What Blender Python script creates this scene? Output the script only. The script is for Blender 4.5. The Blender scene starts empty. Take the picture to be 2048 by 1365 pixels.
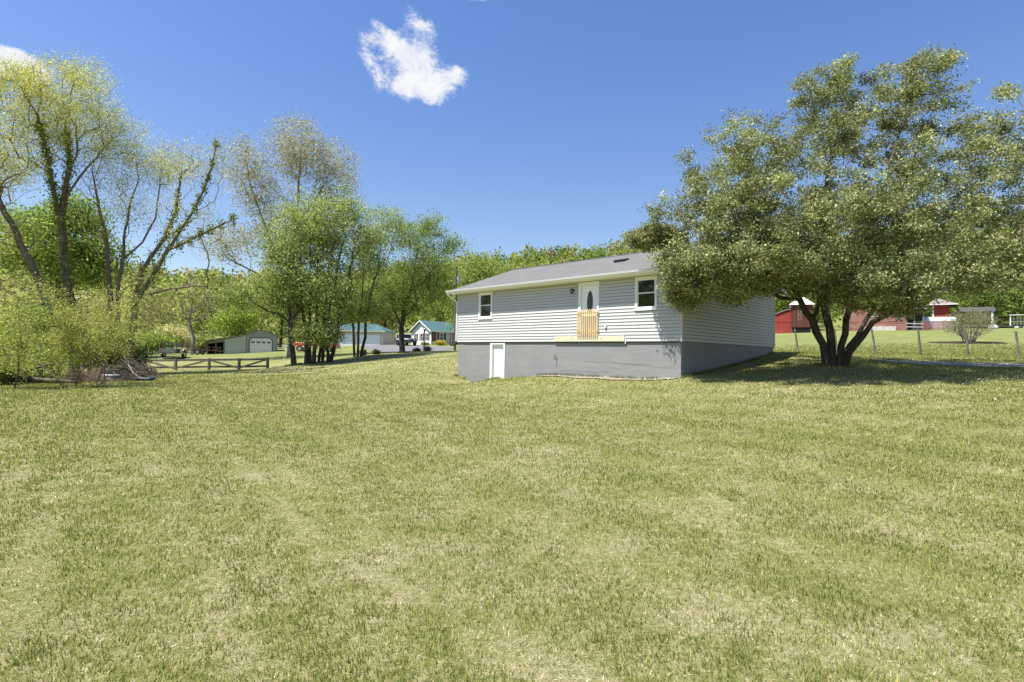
import bpy, bmesh, math, random
import numpy as np
from mathutils import Vector, Matrix

SC = bpy.context.scene
COL = SC.collection
R = math.radians

# ------------------------------------------------------------------ camera
F, PIT, ROL, EYE = 1106.0, R(1.4624), R(1.1752), 1.6     # focal length for a 2048 wide frame
cam_d = bpy.data.cameras.new('camera')
cam_d.sensor_width = 36.0
cam_d.lens = F / 2048 * 36.0
cam_d.clip_start = 0.05
cam_d.clip_end = 3000
cam = bpy.data.objects.new('camera', cam_d)
COL.objects.link(cam)
cam.matrix_world = (Matrix.Translation((0, 0, EYE)) @ Matrix.Rotation(R(90) + PIT, 4, 'X') @ Matrix.Rotation(ROL, 4, 'Z'))
SC.camera = cam

# ------------------------------------------------------------------ sun, sky, exposure
SUN = Vector((-0.44, -0.181, 1.0)).normalized()
SUN_EL = math.asin(SUN.z)
SUN_AZ = math.atan2(SUN.x, SUN.y)          # clockwise from +Y
sun_d = bpy.data.lights.new('sun', 'SUN')
sun_d.energy = 5.0
sun_d.angle = R(0.53)
sun_d.color = (1.0, 0.955, 0.88)
sun = bpy.data.objects.new('sun', sun_d)
COL.objects.link(sun)
sun.rotation_euler = SUN.to_track_quat('Z', 'Y').to_euler()
SC.view_settings.view_transform = 'Standard'
SC.view_settings.look = 'None'
SC.view_settings.exposure = 1.0
SC.view_settings.gamma = 1.0
SC.view_settings.use_curve_mapping = False
SC.render.engine = 'CYCLES'
SC.cycles.max_bounces = 8
SC.cycles.transparent_max_bounces = 8


def ray(u, v):
    a, b = u - 1024, v - 682.5
    c, s = math.cos(ROL), math.sin(ROL)
    x, up = (a * c + b * s) / F, -(-a * s + b * c) / F
    c, s = math.cos(PIT), math.sin(PIT)
    return np.array([x, c - up * s, s + up * c])


def P(u, v, Y):
    """world point seen at photo position (u, v) at depth Y"""
    d = ray(u, v)
    return np.array([0, 0, EYE]) + d * (Y / d[1])


class NT:
    """small helper to build node trees"""
    def __init__(self, tree):
        self.t = tree
        self.n = tree.nodes
        self.n.clear()

    def node(self, typ, **kw):
        nd = self.n.new(typ)
        for k, v in kw.items():
            if k.startswith('in_'):
                key = k[3:]
                key = int(key) if key.isdigit() else key.replace('_', ' ')
                self.put(nd.inputs[key], v)
            else:
                setattr(nd, k, v)
        return nd

    def put(self, sock, v):
        if hasattr(v, 'is_output'):
            self.t.links.new(v, sock)
        else:
            sock.default_value = v

    def math(self, op, a, b=None, c=None, clamp=False):
        nd = self.n.new('ShaderNodeMath')
        nd.operation = op
        nd.use_clamp = clamp
        for i, v in enumerate((a, b, c)):
            if v is not None:
                self.put(nd.inputs[i], v)
        return nd.outputs[0]

    def vmath(self, op, a, b=None):
        nd = self.n.new('ShaderNodeVectorMath')
        nd.operation = op
        self.put(nd.inputs[0], a)
        if b is not None:
            self.put(nd.inputs[1], b)
        return nd.outputs['Value'] if op in ('DOT_PRODUCT', 'LENGTH') else nd.outputs[0]

    def mix(self, f, a, b, mode='MIX'):
        nd = self.n.new('ShaderNodeMix')
        nd.data_type = 'RGBA'
        nd.blend_type = mode
        self.put(nd.inputs[0], f)
        self.put(nd.inputs[6], a)
        self.put(nd.inputs[7], b)
        return nd.outputs[2]

    def ramp(self, f, lo, hi):
        nd = self.n.new('ShaderNodeMapRange')
        nd.interpolation_type = 'SMOOTHSTEP'
        self.put(nd.inputs[0], f)
        nd.inputs[1].default_value = lo
        nd.inputs[2].default_value = hi
        return nd.outputs[0]

    def noise(self, vec, scale, detail=4, rough=0.55, dist=0.0):
        nd = self.n.new('ShaderNodeTexNoise')
        if vec is not None:
            self.put(nd.inputs['Vector'], vec)
        nd.inputs['Scale'].default_value = scale
        nd.inputs['Detail'].default_value = detail
        nd.inputs['Roughness'].default_value = rough
        nd.inputs['Distortion'].default_value = dist
        return nd.outputs[0]


world = bpy.data.worlds.new('World')
SC.world = world
world.use_nodes = True
w = NT(world.node_tree)
sky = w.node('ShaderNodeTexSky', sky_type='NISHITA', sun_disc=False)
sky.sun_elevation = SUN_EL
sky.sun_rotation = SUN_AZ
sky.altitude = 300
sky.air_density = 1.0
sky.dust_density = 0.6
sky.ozone_density = 2.2
tc = w.node('ShaderNodeTexCoord')
D = tc.outputs['Generated']

def cloud(u, v, blobs, soft, amp_n, alpha):
    """cover of a small cloud round the sky direction of (u, v); blobs in 1/1106 radian units"""
    f = Vector(ray(u, v)).normalized()
    r = f.cross(Vector((0, 0, 1))).normalized()
    q = r.cross(f).normalized()
    fd = w.math('MAXIMUM', w.vmath('DOT_PRODUCT', D, f), 0.3)
    x = w.math('DIVIDE', w.vmath('DOT_PRODUCT', D, r * F), fd)
    y = w.math('DIVIDE', w.vmath('DOT_PRODUCT', D, q * F), fd)
    dens = None
    for (bx, by, rx, ry, ang, amp) in blobs:
        c, s = math.cos(R(ang)), math.sin(R(ang))
        p_ = w.node('ShaderNodeCombineXYZ', in_X=w.math('SUBTRACT', x, bx), in_Y=w.math('SUBTRACT', y, by)).outputs[0]
        xr = w.vmath('DOT_PRODUCT', p_, (c / rx, s / rx, 0))
        yr = w.vmath('DOT_PRODUCT', p_, (-s / ry, c / ry, 0))
        d2 = w.math('MULTIPLY_ADD', xr, xr, w.math('MULTIPLY', yr, yr))
        g = w.math('MULTIPLY', w.math('POWER', 0.368, d2), amp)
        dens = g if dens is None else w.math('ADD', dens, g)
    nn = w.math('MULTIPLY', w.math('MULTIPLY', NOI, amp_n), w.ramp(dens, 0.04, 0.3))   # the noise only eats into the edge of the blobs
    return w.math('MULTIPLY', w.ramp(w.math('ADD', dens, nn), 0.32, 0.32 + soft), alpha)


CLOUD = 6.1
hsv = w.node('ShaderNodeHueSaturation', in_Color=sky.outputs[0])
hsv.inputs['Saturation'].default_value = 1.06
el = w.node('ShaderNodeSeparateXYZ', in_0=D).outputs[2]
tint = w.mix(1.0, hsv.outputs[0], w.mix(w.ramp(el, 0.05, 0.55), (1.08, 1.0, 0.98, 1), (0.90, 0.985, 1.22, 1)), 'MULTIPLY')
DF = w.vmath('MULTIPLY', D, (F, F, F))
N1 = w.noise(DF, 0.030, 5, 0.62, 0.6)
N2 = w.noise(w.vmath('MULTIPLY', DF, (1.0, 1.0, 1.6)), 0.09, 4, 0.6, 1.0)
NOI = w.math('ADD', w.math('SUBTRACT', N1, 0.5), w.math('MULTIPLY', w.math('SUBTRACT', N2, 0.5), 0.6))
specs = [(820, 115, [(52, -38, 50, 22, 12, 0.95), (-10, -52, 52, 18, -4, 0.9), (18, 4, 40, 40, -50, 0.95), (-34, 24, 52, 15, -35, 0.75),
                     (-66, 22, 26, 11, -25, 0.65), (-72, -10, 15, 30, 30, 0.7), (10, 58, 32, 16, -30, 0.7), (44, -66, 16, 16, 0, 0.6),
                     (84, -14, 22, 12, 30, 0.55), (-22, -12, 40, 32, 0, 0.45)], 0.8, 1.45, 0.97),
         (10, 132, [(0, 0, 62, 22, 4, 1.0), (10, 10, 30, 18, 0, 0.5)], 0.4, 0.8, 0.95),
         (462, 380, [(0, 0, 16, 6, 8, 0.62)], 0.9, 0.6, 0.7),
         (955, -4, [(0, 0, 30, 7, 0, 0.7)], 0.6, 0.6, 0.9)]
gate = None
allm = None
for sp_ in specs:
    f = Vector(ray(sp_[0], sp_[1])).normalized()
    g_ = w.math('GREATER_THAN', w.vmath('DOT_PRODUCT', D, f), 0.984)
    gate = g_ if gate is None else w.math('MAXIMUM', gate, g_)
    m_ = cloud(*sp_)
    allm = m_ if allm is None else w.math('MAXIMUM', allm, m_)
cc = w.mix(w.ramp(N1, 0.35, 0.6), (0.80 * CLOUD, 0.83 * CLOUD, 0.92 * CLOUD, 1), (0.95 * CLOUD, 0.95 * CLOUD, 0.97 * CLOUD, 1))
SKY = 0.084
bg1 = w.node('ShaderNodeBackground', in_Color=tint, in_Strength=SKY)
bg2 = w.node('ShaderNodeBackground', in_Color=w.mix(allm, tint, cc), in_Strength=SKY)
mx = w.node('ShaderNodeMixShader', in_0=gate)              # the clouds are only worked out near where they stand
w.t.links.new(bg1.outputs[0], mx.inputs[1])
w.t.links.new(bg2.outputs[0], mx.inputs[2])
wo = w.node('ShaderNodeOutputWorld')
w.t.links.new(mx.outputs[0], wo.inputs[0])
world.cycles.sampling_method = 'MANUAL'
world.cycles.sample_map_resolution = 512

# ------------------------------------------------------------------ helpers
rng = np.random.default_rng(7)


def tag(o, label=None, cat=None, group=None, kind=None):
    if label: o['label'] = label
    if cat: o['category'] = cat
    if group: o['group'] = group
    if kind: o['kind'] = kind
    return o


def empty(name, loc, rz=0.0, label=None, cat=None, group=None):
    o = bpy.data.objects.new(name, None)
    o.empty_display_size = 0.3
    COL.objects.link(o)
    o.location = loc
    o.rotation_euler = (0, 0, rz)
    return tag(o, label, cat, group)


class MB:
    """collects simple shapes and links them as one mesh object"""
    def __init__(self):
        self.v, self.f = [], []

    def add(self, vs, fs):
        b = len(self.v)
        self.v += [tuple(map(float, q)) for q in vs]
        self.f += [tuple(b + i for i in q) for q in fs]
        return self

    def box(self, x0, x1, y0, y1, z0, z1):
        vs = [(x, y, z) for z in (z0, z1) for y in (y0, y1) for x in (x0, x1)]
        return self.add(vs, [(0, 2, 3, 1), (4, 5, 7, 6), (0, 1, 5, 4), (2, 6, 7, 3), (0, 4, 6, 2), (1, 3, 7, 5)])

    def prism(self, poly, h0, h1, axis='x'):
        """extrude a 2-D outline; axis is the extrusion direction, outline in the other two"""
        def mk(p, h):
            return {'x': (h, p[0], p[1]), 'y': (p[0], h, p[1]), 'z': (p[0], p[1], h)}[axis]
        n = len(poly)
        vs = [mk(p, h0) for p in poly] + [mk(p, h1) for p in poly]
        return self.add(vs, [tuple(range(n))[::-1], tuple(range(n, 2 * n))] + [(i, (i + 1) % n, n + (i + 1) % n, n + i) for i in range(n)])

    def tube(self, pts, rad, n=8, cap=True):
        pts = [Vector(p) for p in pts]
        rad = rad if hasattr(rad, '__len__') else [rad] * len(pts)
        vs, fs = [], []
        prev = None
        for i, p in enumerate(pts):
            t = (pts[min(i + 1, len(pts) - 1)] - pts[max(i - 1, 0)]).normalized()
            if prev is None:
                a = t.orthogonal().normalized()
            else:
                a = (prev - t * prev.dot(t)).normalized()
            prev = a
            b = t.cross(a)
            for k in range(n):
                an = 2 * math.pi * k / n
                vs.append(p + (a * math.cos(an) + b * math.sin(an)) * rad[i])
        for i in range(len(pts) - 1):
            for k in range(n):
                fs.append((i * n + k, i * n + (k + 1) % n, (i + 1) * n + (k + 1) % n, (i + 1) * n + k))
        if cap:
            fs.append(tuple(range(n))[::-1])
            fs.append(tuple((len(pts) - 1) * n + k for k in range(n)))
        return self.add(vs, fs)

    def bar(self, p0, p1, w_, h_, up=(0, 0, 1)):
        p0, p1 = Vector(p0), Vector(p1)
        d = (p1 - p0).normalized()
        s = d.cross(Vector(up))
        s = s.normalized() if s.length > 1e-4 else d.orthogonal().normalized()
        t = s.cross(d)
        vs = [p + s * (a * w_ / 2) + t * (b * h_ / 2) for p in (p0, p1) for a, b in ((-1, -1), (1, -1), (1, 1), (-1, 1))]
        return self.add(vs, [(0, 1, 2, 3), (7, 6, 5, 4), (0, 4, 5, 1), (1, 5, 6, 2), (2, 6, 7, 3), (3, 7, 4, 0)])

    def build(self, name, mat, parent=None, bevel=0.0, smooth=False, loc=None):
        me = bpy.data.meshes.new(name)
        me.from_pydata(self.v, [], self.f)
        bm = bmesh.new()
        bm.from_mesh(me)
        bmesh.ops.recalc_face_normals(bm, faces=bm.faces)
        if bevel:
            bmesh.ops.bevel(bm, geom=bm.edges[:], offset=bevel, segments=1, affect='EDGES', profile=0.6)
        bm.to_mesh(me)
        bm.free()
        me.materials.append(mat)
        if smooth:
            me.polygons.foreach_set('use_smooth', [True] * len(me.polygons))
        o = bpy.data.objects.new(name, me)
        COL.objects.link(o)
        if parent: o.parent = parent
        if loc is not None: o.location = loc
        return o


def copy_tree(o, parent=None):
    c = o.copy()
    COL.objects.link(c)
    c.parent = parent
    for ch in [k for k in bpy.data.objects if k.parent == o]:
        copy_tree(ch, c)
    return c


def mesh_np(name, verts, quads, mat, parent=None, cols=None, tri=False, smooth=False):
    k = 3 if tri else 4
    me = bpy.data.meshes.new(name)
    nv, nf = len(verts), len(quads)
    me.vertices.add(nv)
    me.vertices.foreach_set('co', np.ascontiguousarray(verts, dtype=np.float32).ravel())
    me.loops.add(nf * k)
    me.loops.foreach_set('vertex_index', np.ascontiguousarray(quads, dtype=np.int32).ravel())
    me.polygons.add(nf)
    me.polygons.foreach_set('loop_start', np.arange(0, nf * k, k, dtype=np.int32))
    me.polygons.foreach_set('loop_total', np.full(nf, k, dtype=np.int32))
    if smooth:
        me.polygons.foreach_set('use_smooth', np.ones(nf, dtype=bool))
    me.update(calc_edges=True)
    if cols is not None:
        at = me.color_attributes.new('col', 'FLOAT_COLOR', 'POINT')
        c4 = np.ones((nv, 4), dtype=np.float32)
        c4[:, :3] = cols
        at.data.foreach_set('color', c4.ravel())
    me.materials.append(mat)
    o = bpy.data.objects.new(name, me)
    COL.objects.link(o)
    if parent: o.parent = parent
    return o


# ------------------------------------------------------------------ materials
def mat(name, col, rough=0.8, var=0.12, scale=6.0, spec=0.3, metal=0.0, bump=0.0, bscale=30.0, stretch=None, dirt=None, col2=None, thr=(0.45, 0.62)):
    m = bpy.data.materials.new(name)
    m.use_nodes = True
    t = NT(m.node_tree)
    co = t.node('ShaderNodeTexCoord').outputs['Object']
    if stretch:
        co = t.vmath('MULTIPLY', co, stretch)
    n = t.noise(co, scale, 5, 0.6)
    c = (*col, 1)
    a = tuple(max(0, x * (1 - var)) for x in col) + (1,)
    b = tuple(min(1, x * (1 + var)) for x in col) + (1,)
    colr = t.mix(t.ramp(n, 0.3, 0.7), a, b)
    if col2:
        n2 = t.noise(co, scale * 0.45, 6, 0.65, 0.4)
        colr = t.mix(t.ramp(n2, *thr), colr, (*col2, 1))
    if dirt:
        n3 = t.noise(co, scale * 1.7, 8, 0.7)
        colr = t.mix(t.math('MULTIPLY', t.ramp(n3, 0.52, 0.7), 0.6), colr, (*dirt, 1))
    p = t.node('ShaderNodeBsdfPrincipled', in_Base_Color=colr, in_Roughness=rough, in_Metallic=metal)
    p.inputs['Specular IOR Level'].default_value = spec
    if bump:
        nb = t.noise(co, bscale, 5, 0.6)
        bp = t.node('ShaderNodeBump', in_Height=nb)
        bp.inputs['Strength'].default_value = bump
        bp.inputs['Distance'].default_value = 0.02
        t.t.links.new(bp.outputs[0], p.inputs['Normal'])
    out = t.node('ShaderNodeOutputMaterial')
    t.t.links.new(p.outputs[0], out.inputs[0])
    return m


def leaf_mat(name, trans=0.35, rough=0.5, spec=0.25):
    m = bpy.data.materials.new(name)
    m.use_nodes = True
    t = NT(m.node_tree)
    a = t.node('ShaderNodeAttribute', attribute_name='col')
    p = t.node('ShaderNodeBsdfPrincipled', in_Base_Color=a.outputs[0], in_Roughness=rough)
    p.inputs['Specular IOR Level'].default_value = spec
    tcol = t.mix(1.0, a.outputs[0], (1.1, 1.15, 0.8, 1), 'MULTIPLY')
    tr = t.node('ShaderNodeBsdfTranslucent', in_Color=tcol)
    mxs = t.node('ShaderNodeMixShader', in_0=trans)
    t.t.links.new(p.outputs[0], mxs.inputs[1])
    t.t.links.new(tr.outputs[0], mxs.inputs[2])
    out = t.node('ShaderNodeOutputMaterial')
    t.t.links.new(mxs.outputs[0], out.inputs[0])
    return m


def glass_mat(name, col=(0.012, 0.014, 0.012), rough=0.03):
    m = bpy.data.materials.new(name)
    m.use_nodes = True
    t = NT(m.node_tree)
    co = t.node('ShaderNodeTexCoord').outputs['Object']
    p = t.node('ShaderNodeBsdfPrincipled', in_Base_Color=(*col, 1), in_Roughness=rough)
    p.inputs['Specular IOR Level'].default_value = 0.6
    bp = t.node('ShaderNodeBump', in_Height=t.noise(co, 1.6, 2, 0.5))
    bp.inputs['Strength'].default_value = 0.05
    bp.inputs['Distance'].default_value = 0.05
    t.t.links.new(bp.outputs[0], p.inputs['Normal'])
    out = t.node('ShaderNodeOutputMaterial')
    t.t.links.new(p.outputs[0], out.inputs[0])
    return m


M = {}
M['siding'] = mat('vinyl_siding', (0.485, 0.487, 0.47), 0.55, 0.03, 1.5, 0.35, bump=0.06, bscale=60, stretch=(0.5, 0.5, 6), dirt=(0.45, 0.452, 0.435))
M['sheath'] = mat('siding_gap', (0.14, 0.14, 0.137), 0.9, 0.1, 3, 0.1)  # sheathing darkened so the gaps between courses read as shadow lines
M['trim'] = mat('white_trim', (0.78, 0.785, 0.78), 0.45, 0.02, 3, 0.4)
M['cream'] = mat('cream_soffit', (0.74, 0.74, 0.66), 0.55, 0.02, 3, 0.3)
M['gutter'] = mat('white_gutter', (0.74, 0.74, 0.71), 0.4, 0.03, 4, 0.4)
M['glass'] = glass_mat('window_glass')
M['door_glass'] = mat('leaded_glass', (0.05, 0.06, 0.035), 0.25, 0.7, 40, 0.5, bump=0.5, bscale=45)
M['white_door'] = mat('white_door_paint', (0.82, 0.825, 0.835), 0.4, 0.02, 2, 0.4, dirt=(0.78, 0.78, 0.77))
M['pine'] = mat('fresh_pine', (0.66, 0.50, 0.27), 0.7, 0.1, 9, 0.2, stretch=(1, 1, 0.15), bump=0.1)
M['ledger'] = mat('treated_board', (0.58, 0.55, 0.40), 0.75, 0.06, 4, 0.2, stretch=(0.2, 1, 2), bump=0.1, dirt=(0.48, 0.46, 0.34))
M['black'] = mat('black_metal', (0.02, 0.02, 0.02), 0.4, 0.2, 20, 0.5)
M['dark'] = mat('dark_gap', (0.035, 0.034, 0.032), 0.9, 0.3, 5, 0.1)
M['bark'] = mat('grey_bark', (0.115, 0.095, 0.075), 0.95, 0.45, 7, 0.1, bump=1.0, bscale=14, stretch=(1, 1, 0.3), dirt=(0.22, 0.2, 0.17))
M['bark_dark'] = mat('dark_bark', (0.075, 0.062, 0.05), 0.95, 0.4, 7, 0.1, bump=1.0, bscale=12, stretch=(1, 1, 0.3), dirt=(0.13, 0.12, 0.1))
M['bark_pale'] = mat('pale_bark', (0.30, 0.265, 0.215), 0.95, 0.3, 4, 0.1, bump=0.6, bscale=12, stretch=(1, 1, 0.4), col2=(0.13, 0.11, 0.085))
M['bark_mid'] = mat('brown_bark', (0.15, 0.12, 0.09), 0.95, 0.4, 7, 0.1, bump=1.0, bscale=12, stretch=(1, 1, 0.3), dirt=(0.24, 0.21, 0.17))
M['leaf'] = leaf_mat('leaf', 0.25, 0.6, 0.18)
M['leaf_soft'] = leaf_mat('young_leaf', 0.48, 0.6, 0.2)
M['grass'] = leaf_mat('grass_blade', 0.42, 0.6, 0.2)

# poured foundation: brushed grey paint over parging with trowel ridges
m = bpy.data.materials.new('painted_foundation')
m.use_nodes = True
t = NT(m.node_tree)
co = t.node('ShaderNodeTexCoord').outputs['Object']
st = t.vmath('MULTIPLY', co, (0.7, 0.7, 2.6))
na = t.noise(st, 1.6, 7, 0.62, 0.5)
nb = t.noise(t.vmath('MULTIPLY', co, (1.2, 1.2, 7)), 2.2, 6, 0.6, 0.8)
nc = t.noise(co, 0.55, 3, 0.5)
c = t.mix(t.ramp(na, 0.3, 0.7), (0.212, 0.212, 0.212, 1), (0.242, 0.242, 0.242, 1))
c = t.mix(t.math('MULTIPLY', t.ramp(nc, 0.45, 0.65), 0.5), c, (0.215, 0.22, 0.23, 1))
sp = t.noise(co, 26, 2, 0.5)
c = t.mix(t.math('MULTIPLY', t.ramp(sp, 0.7, 0.76), 0.7), c, (0.36, 0.36, 0.355, 1))
zz = t.node('ShaderNodeSeparateXYZ', in_0=co).outputs[2]
spl = t.ramp(t.math('ADD', zz, t.math('MULTIPLY', t.noise(co, 1.9, 6, 0.7, 0.4), 0.9)), 1.45, 1.0)
c = t.mix(t.math('MULTIPLY', spl, 0.28), c, (0.19, 0.165, 0.13, 1))          # soil splashed up from the ground
pt = t.noise(t.vmath('MULTIPLY', co, (0.8, 0.8, 1.6)), 0.9, 2, 0.4)
c = t.mix(t.math('MULTIPLY', t.ramp(pt, 0.56, 0.6), 0.18), c, (0.275, 0.275, 0.272, 1))   # touched-up patches of paint
p = t.node('ShaderNodeBsdfPrincipled', in_Base_Color=c, in_Roughness=0.75)
bp = t.node('ShaderNodeBump', in_Height=t.math('ADD', t.math('MULTIPLY', nb, 0.8), na))
bp.inputs['Strength'].default_value = 0.32
bp.inputs['Distance'].default_value = 0.02
t.t.links.new(bp.outputs[0], p.inputs['Normal'])
out = t.node('ShaderNodeOutputMaterial')
t.t.links.new(p.outputs[0], out.inputs[0])
M['foundation'] = m


def shingle_mat(name, ca, cb, row=0.14, bw=0.3):
    m = bpy.data.materials.new(name)
    m.use_nodes = True
    t = NT(m.node_tree)
    co = t.node('ShaderNodeTexCoord').outputs['Object']
    br = t.node('ShaderNodeTexBrick', in_Vector=co, in_Color1=(*ca, 1), in_Color2=(*cb, 1), in_Mortar=tuple(x * 0.6 for x in ca) + (1,))
    br.inputs['Scale'].default_value = 1.0
    br.inputs['Brick Width'].default_value = bw
    br.inputs['Row Height'].default_value = row
    br.inputs['Mortar Size'].default_value = 0.006
    n = t.noise(co, 40, 4, 0.7)
    n2 = t.noise(co, 0.7, 4, 0.6)
    c = t.mix(0.5, br.outputs[0], t.mix(t.ramp(n, 0.3, 0.7), tuple(x * 0.75 for x in ca) + (1,), tuple(min(1, x * 1.3) for x in cb) + (1,)))
    c = t.mix(t.math('MULTIPLY', t.ramp(n2, 0.4, 0.7), 0.35), c, tuple(x * 1.25 for x in cb) + (1,))
    p = t.node('ShaderNodeBsdfPrincipled', in_Base_Color=c, in_Roughness=0.9)
    p.inputs['Specular IOR Level'].default_value = 0.15
    bp = t.node('ShaderNodeBump', in_Height=t.math('ADD', n, br.outputs['Fac']))
    bp.inputs['Strength'].default_value = 0.4
    bp.inputs['Distance'].default_value = 0.012
    t.t.links.new(bp.outputs[0], p.inputs['Normal'])
    out = t.node('ShaderNodeOutputMaterial')
    t.t.links.new(p.outputs[0], out.inputs[0])
    return m


M['shingle'] = shingle_mat('asphalt_shingle', (0.116, 0.115, 0.111), (0.146, 0.145, 0.14))


def board_mat(name, ca, cb, width, horiz=False, gap=(0.03, 0.02, 0.02), wear=None, thr=(0.5, 0.7)):
    """vertical or horizontal boarding on far walls: colour per board, dark joints, wear"""
    m = bpy.data.materials.new(name)
    m.use_nodes = True
    t = NT(m.node_tree)
    co = t.node('ShaderNodeTexCoord').outputs['Object']
    sx = t.node('ShaderNodeSeparateXYZ', in_0=co)
    if horiz:
        w0 = sx.outputs[2]
    else:
        w0 = t.math('ADD', sx.outputs[0], sx.outputs[1])
    k = t.math('DIVIDE', w0, width)
    idx = t.math('FLOOR', k)
    fr = t.math('FRACT', k)
    wn = t.node('ShaderNodeTexWhiteNoise', noise_dimensions='1D', in_W=idx)
    st = t.vmath('MULTIPLY', co, (6, 6, 0.8) if not horiz else (0.5, 0.5, 8))
    n = t.noise(st, 2.0, 6, 0.65, 0.3)
    f = t.math('ADD', t.math('MULTIPLY', wn.outputs[0], 0.6), t.math('MULTIPLY', n, 0.4))
    c = t.mix(f, (*ca, 1), (*cb, 1))
    if wear:
        c = t.mix(t.ramp(t.noise(st, 1.2, 7, 0.7), *thr), c, (*wear, 1))
    joint = t.math('LESS_THAN', fr, 0.1)
    c = t.mix(joint, c, (*gap, 1))
    p = t.node('ShaderNodeBsdfPrincipled', in_Base_Color=c, in_Roughness=0.85)
    p.inputs['Specular IOR Level'].default_value = 0.15
    bp = t.node('ShaderNodeBump', in_Height=t.math('SUBTRACT', n, joint))
    bp.inputs['Strength'].default_value = 0.5
    bp.inputs['Distance'].default_value = 0.02
    t.t.links.new(bp.outputs[0], p.inputs['Normal'])
    out = t.node('ShaderNodeOutputMaterial')
    t.t.links.new(p.outputs[0], out.inputs[0])
    return m


# ------------------------------------------------------------------ terrain
HA = np.array([-2.8493, 28.8981, 0.0])      # left front corner of the house
HB = np.array([6.0944, 19.8600, 0.0])       # near corner
HC = np.array([12.3665, 26.0666, 0.0])      # far right corner
HX = (HB - HA) / np.linalg.norm(HB - HA)
HY = np.array([-HX[1], HX[0], 0])
HL, HW = np.linalg.norm(HB - HA), np.linalg.norm(HC - HB)


def hp(s, d, z=0.0):
    return HA + HX * s + HY * d + np.array([0, 0, z])


ctrl = [(0, 0, 0), (-6, 4, 0), (6, 4, 0.05), (-12, 8, 0), (0, 8, 0.02), (8, 8, 0.35), (14, 9, 0.8), (22, 10, 1.1), (0, 14, 0.05), (-8, 14, 0), (-16, 14, -0.05),
        (0, 20, 0.1), (-8, 22, 0.02), (-16, 22, -0.02), (4, 16, 0.35), (8, 14.5, 0.72), (-5, 26, 0.15), (0, -20, -0.2), (30, -20, 1.0), (-30, -20, -0.5), (-45, 20, -0.5),
        (-30, 30, -0.2), (-60, 60, -0.3), (12, 14, 0.95), (17, 16, 1.25), (25, 19, 1.55)]
for s, z in ((0.1, 0.47), (0.68, 0.29), (1.35, 0.12), (2.58, 0.32), (4.3, 0.55), (6.47, 0.73), (9.15, 0.77), (11.45, 0.78), (12.73, 0.88)):
    ctrl.append((*hp(s, -0.05)[:2], z))
for d, u, v in ((2.0, 1405, 745), (4.4, 1455, 732), (6.6, 1505, 719), (8.8, 1549, 707)):
    q = hp(HL + 0.05, d)
    ctrl.append((q[0], q[1], P(u, v, q[1])[2]))
for s, d, z in ((-2.0, 2.0, 0.75), (-2, 5, 1.2), (-1, 9, 1.65), (4, 11, 1.8), (9, 12, 1.9), (3, 5, 1.0), (8, 5, 1.3)):
    q = hp(s, d)
    ctrl.append((q[0], q[1], z))
for u, v, Y in ((1660, 734, 19.5), (1800, 726, 22.5), (2040, 737, 20.5), (1760, 722, 23), (1920, 722, 23.5), (1597, 705, 29.0), (1675, 706, 28), (1752, 708, 27.2), (1842, 710.5, 26.3), (1938, 713.5, 25.5), (2048, 717, 24.8),
                (1700, 690, 42), (1937, 686, 45), (2048, 690, 42), (1600, 672, 68), (1575, 668.5, 76), (1720, 664.5, 74), (1870, 662, 72), (2040, 656, 80), (1937, 672, 58), (1760, 673, 60),
                (537, 738.5, 44), (420, 740, 44), (300, 742, 44), (260, 758, 29), (100, 777, 21), (345, 716, 52), (400, 709, 60), (428, 708.5, 75), (548, 703.5, 75), (280, 701, 72),
                (590, 729, 43), (650, 727, 43), (715, 714.5, 47), (760, 709, 50), (805, 706.5, 52), (850, 703.5, 56), (912, 702, 62), (640, 706, 62), (700, 692, 92), (768, 690.5, 92), (830, 693, 85), (862, 690.5, 97), (910, 693, 85),
                (600, 748, 36), (700, 735, 36), (800, 722, 40), (880, 716, 38), (760, 750, 31), (860, 745, 30)):
    q = P(u, v, Y)
    ctrl.append((q[0], q[1], q[2]))
ctrl += [(20, 100, 4.2), (40, 120, 7.0), (80, 100, 8.0), (-60, 110, 2.0), (-20, 120, 3.4), (80, 40, 4.4), (70, 5, 2.5), (120, 150, 12), (-120, 140, 4), (0, 150, 5), (-120, 0, -0.5), (120, -40, 3)]
ctrl = np.array(ctrl, dtype=float)


def _rbf_fit():
    d = np.hypot(ctrl[:, None, 0] - ctrl[None, :, 0], ctrl[:, None, 1] - ctrl[None, :, 1])
    n = len(ctrl)
    K = np.zeros((n + 3, n + 3))
    K[:n, :n] = -np.sqrt(d * d + 0.5) - np.eye(n) * 0.05
    K[:n, n] = 1
    K[:n, n + 1:] = ctrl[:, :2] / 50
    K[n:, :n] = K[:n, n:].T
    return np.linalg.solve(K, np.concatenate([ctrl[:, 2], np.zeros(3)]))


_W = _rbf_fit()


def vnoise(x, y, seed=0):
    """smooth value noise on numpy arrays, 0..1"""
    xi, yi = np.floor(x).astype(np.int64), np.floor(y).astype(np.int64)
    fx, fy = x - xi, y - yi
    fx, fy = fx * fx * (3 - 2 * fx), fy * fy * (3 - 2 * fy)

    def h(a, b):
        n = (a * 374761393 + b * 668265263 + seed * 1442695041) & 0xffffffff
        n = ((n ^ (n >> 13)) * 1274126177) & 0xffffffff
        return ((n ^ (n >> 16)) & 0xffff) / 65535.0
    return (h(xi, yi) * (1 - fx) + h(xi + 1, yi) * fx) * (1 - fy) + (h(xi, yi + 1) * (1 - fx) + h(xi + 1, yi + 1) * fx) * fy


def fbm(x, y, seed=0, oct=4):
    s, a, tot = 0, 1.0, 0
    for i in range(oct):
        s = s + a * vnoise(x * 2 ** i, y * 2 ** i, seed + i * 17)
        tot += a
        a *= 0.55
    return s / tot


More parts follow.
